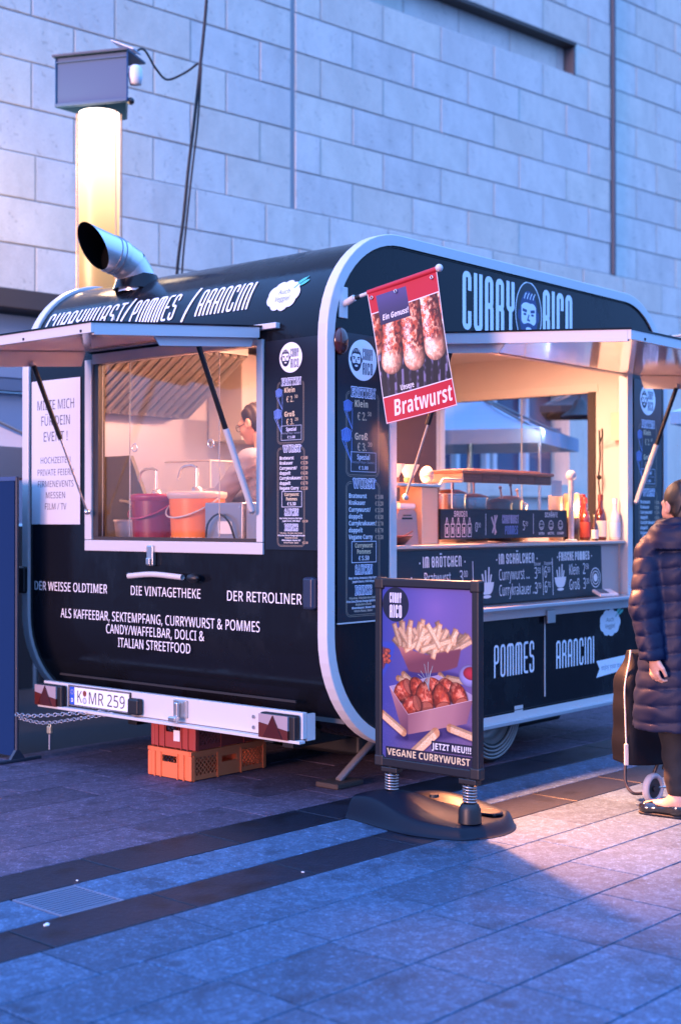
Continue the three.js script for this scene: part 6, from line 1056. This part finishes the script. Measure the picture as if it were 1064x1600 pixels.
// ---- the shopping trolley beside the customer
{
  const t = thing('shopping_trolley', 'dark fabric shopping trolley with pale piping and grey wheels beside the customer', 'shopping trolley', [1.24, 0, 1.06], -0.62);
  const cloth = std(0.0025, 0.0045, 0.011, 0.6, { specularIntensity: 0.3 }), pipe = std(0.65, 0.62, 0.6, 0.5), frame = std(0.06, 0.055, 0.06, 0.4, { metalness: 0.6 });
  // local +x to the viewer's right, +z towards the viewer
  part('bag', field((p) => { const y = p[1], w = 0.115 - 0.055 * smooth(0.58, 0.8, y), d = 0.1 - 0.05 * smooth(0.58, 0.8, y) + 0.02 * smooth(0.5, 0.3, y), qx = Math.abs(p[0]) - w + 0.05, qz = Math.abs(p[2]) - d + 0.05; const q = Math.hypot(Math.max(qx, 0), Math.max(qz, 0)) + Math.min(Math.max(qx, qz), 0) - 0.05; return Math.max(q - 0.006 * Math.sin(p[0] * 30 + y * 22) * Math.sin(y * 14 + 2), y - 0.78 + 0.3 * Math.abs(p[2]), 0.2 - y); }, [0, 0.5, 0], 0.32, 84), cloth, t);
  part('piping', [tube([[-0.109, 0.2, 0.09], [-0.116, 0.45, 0.085], [-0.112, 0.6, 0.072], [-0.076, 0.73, 0.05], [-0.06, 0.78, 0.03]], 0.0045, 40), tube([[0.109, 0.2, 0.09], [0.116, 0.45, 0.085], [0.112, 0.6, 0.072]], 0.0045, 40)], pipe, t);
  part('buckle_tag', [span(-0.126, -0.103, 0.2, 0.31, 0.088, 0.098, 0.004)], std(0.7, 0.66, 0.62, 0.5), t);
  part('frame_tube', [tube([[-0.09, 0.21, 0.03], [-0.1, 0.1, 0.06], [-0.085, 0.06, 0.1], [-0.02, 0.055, 0.11]], 0.008, 30), tube([[0.16, 0.9, -0.03], [0.16, 0.27, 0.02], [0.12, 0.16, 0.04]], 0.011, 30), bar([0.12, 0.26, 0.03], [0.05, 0.09, 0.03], 0.009), bar([0.16, 0.26, 0.03], [0.23, 0.14, 0.03], 0.009)], frame, t);
  part('handle', [tube([[0.16, 0.9, -0.03], [0.16, 0.95, -0.01], [0.05, 0.96, 0.0]], 0.014, 20)], rubber, t);
  for (const x of [0.03, 0.34]) {
    const w = part('wheel', [new THREE.TorusGeometry(0.064, 0.015, 12, 40).scale(1, 1, 1.3).rotateY(0.5).translate(x, 0.078, 0.1)], std(0.42, 0.42, 0.46, 0.6), t);
    part('hub', [new THREE.CylinderGeometry(0.054, 0.054, 0.016, 30).rotateX(Math.PI / 2).rotateY(0.5).translate(x, 0.078, 0.1), new THREE.CylinderGeometry(0.016, 0.02, 0.034, 16).rotateX(Math.PI / 2).rotateY(0.5).translate(x, 0.078, 0.1)], std(0.02, 0.02, 0.024, 0.45), w);
  }
  part('axle', [bar([0.0, 0.078, 0.08], [0.34, 0.078, 0.09], 0.006)], steel, t);
}
// ---- the vendor inside the kitchen, turned to the left over the fryer
{
  const t = thing('person', 'vendor with glasses and grey long sleeved shirt working inside the kitchen window', 'person', [0.98, 0.45, -1.36], Math.PI + 0.15);
  const S = [[-0.19, 1.37, -0.0], [0.19, 1.37, -0.0]];
  const EL = [[-0.27, 1.16, 0.18], [0.27, 1.14, 0.16]], WR = [[-0.13, 1.15, 0.45], [0.12, 1.15, 0.48]];
  const trunk = [blob([0, 0.95, -0.02], [0.17, 0.16, 0.12]), blob([0, 1.15, -0.02], [0.165, 0.2, 0.115]), blob([0, 1.32, -0.01], [0.19, 0.13, 0.11]), seg([0, 1.38, 0], [0, 1.53, 0.05], 0.062, 0.056)];
  const legs = [-1, 1].flatMap((s) => [seg([s * 0.1, 0.88, 0], [s * 0.11, 0.48, 0.02], 0.095, 0.062), seg([s * 0.11, 0.48, 0.02], [s * 0.11, 0.09, -0.03], 0.06, 0.042), seg([s * 0.11, 0.05, -0.04], [s * 0.12, 0.035, 0.14], 0.045, 0.035)]);
  const arms = [0, 1].flatMap((i) => [seg(S[i], EL[i], 0.056, 0.046), seg(EL[i], WR[i], 0.046, 0.03)]);
  const body = field((p) => union(p, [...trunk, ...legs, ...arms], 0.05), [0, 0.8, 0.1], 0.86, 110);
  const head = place(field(headField, [0, 0.12, 0], 0.15, 96), 0.0, [0, 1.49, 0.07], 0.25);
  const hands = [0, 1].map((i) => frameTo(field((p) => handField(p, i ? -1 : 1, 0.5), [0, -0.02, 0.05], 0.12, 60), WR[i], [WR[i][0] - EL[i][0], WR[i][1] - EL[i][1] - 0.05, WR[i][2] - EL[i][2]], [0, 1, 0]));
  part('body', [body, head, ...hands], skinMat2, t);
  part('hair', place(field((p) => Math.max(union(p, [blob([0, 0.155, -0.02], [0.084, 0.096, 0.1]), blob([0, 0.09, -0.06], [0.07, 0.06, 0.045])], 0.03) - 0.002 * Math.sin(p[0] * 200 + p[2] * 90), p[2] - (0.035 + 0.4 * (p[1] - 0.16)), -ell(p, [0, 0.08, 0.1], [0.078, 0.09, 0.09]), 0.04 - p[1]), [0, 0.13, -0.01], 0.14, 80), 0, [0, 1.49, 0.07], 0.25), std(0.03, 0.016, 0.012, 0.6), t);
  part('glasses', [[-1, 1].flatMap((s) => [new THREE.TorusGeometry(0.021, 0.0022, 6, 24).translate(s * 0.033, 0.115, 0.105), bar([s * 0.054, 0.118, 0.1], [s * 0.082, 0.122, 0.0], 0.0022, 0.0022, 6)]), bar([-0.012, 0.118, 0.107], [0.012, 0.118, 0.107], 0.002, 0.002, 6)].flat().map((g) => place(g, 0, [0, 1.49, 0.07], 0.25)), blackPlastic, t);
  part('eye', [-1, 1].map((s) => place(ball(s * 0.033, 0.116, 0.0835, 0.0095), 0, [0, 1.49, 0.07], 0.25)), std(0.05, 0.03, 0.025, 0.2), t);
  part('shirt', field((p) => { let d = union(p, [blob([0, 0.97, -0.02], [0.19, 0.18, 0.14]), blob([0, 1.16, -0.02], [0.185, 0.21, 0.135]), blob([0, 1.32, -0.01], [0.205, 0.135, 0.125])], 0.06); for (const i of [0, 1]) { const e = WR[i].map((v, k) => EL[i][k] + (v - EL[i][k]) * 0.8); d = smin(d, smin(cap(p, S[i], EL[i], 0.076, 0.062), cap(p, EL[i], e, 0.062, 0.045), 0.02), 0.05); } d -= 0.004 * Math.sin(p[0] * 45 + p[1] * 60 + p[2] * 30) * Math.sin(p[1] * 34 - p[2] * 28); return Math.max(d, p[1] - 1.43 - 0.2 * Math.abs(p[0]), 0.82 - p[1]); }, [0, 1.1, 0.12], 0.44, 110), std(0.2, 0.19, 0.25, 0.85), t);
  part('trousers', field((p) => union(p, [-1, 1].flatMap((s) => [seg([s * 0.095, 0.86, 0], [s * 0.11, 0.48, 0.02], 0.115, 0.085), seg([s * 0.11, 0.48, 0.02], [s * 0.11, 0.1, -0.03], 0.085, 0.07)]), 0.03), [0, 0.5, 0], 0.48, 60), std(0.03, 0.035, 0.05, 0.8), t);
}

scene.traverse((o) => { if (o.isMesh) o.castShadow = o.receiveShadow = true; });
renderer.render(scene, camera);
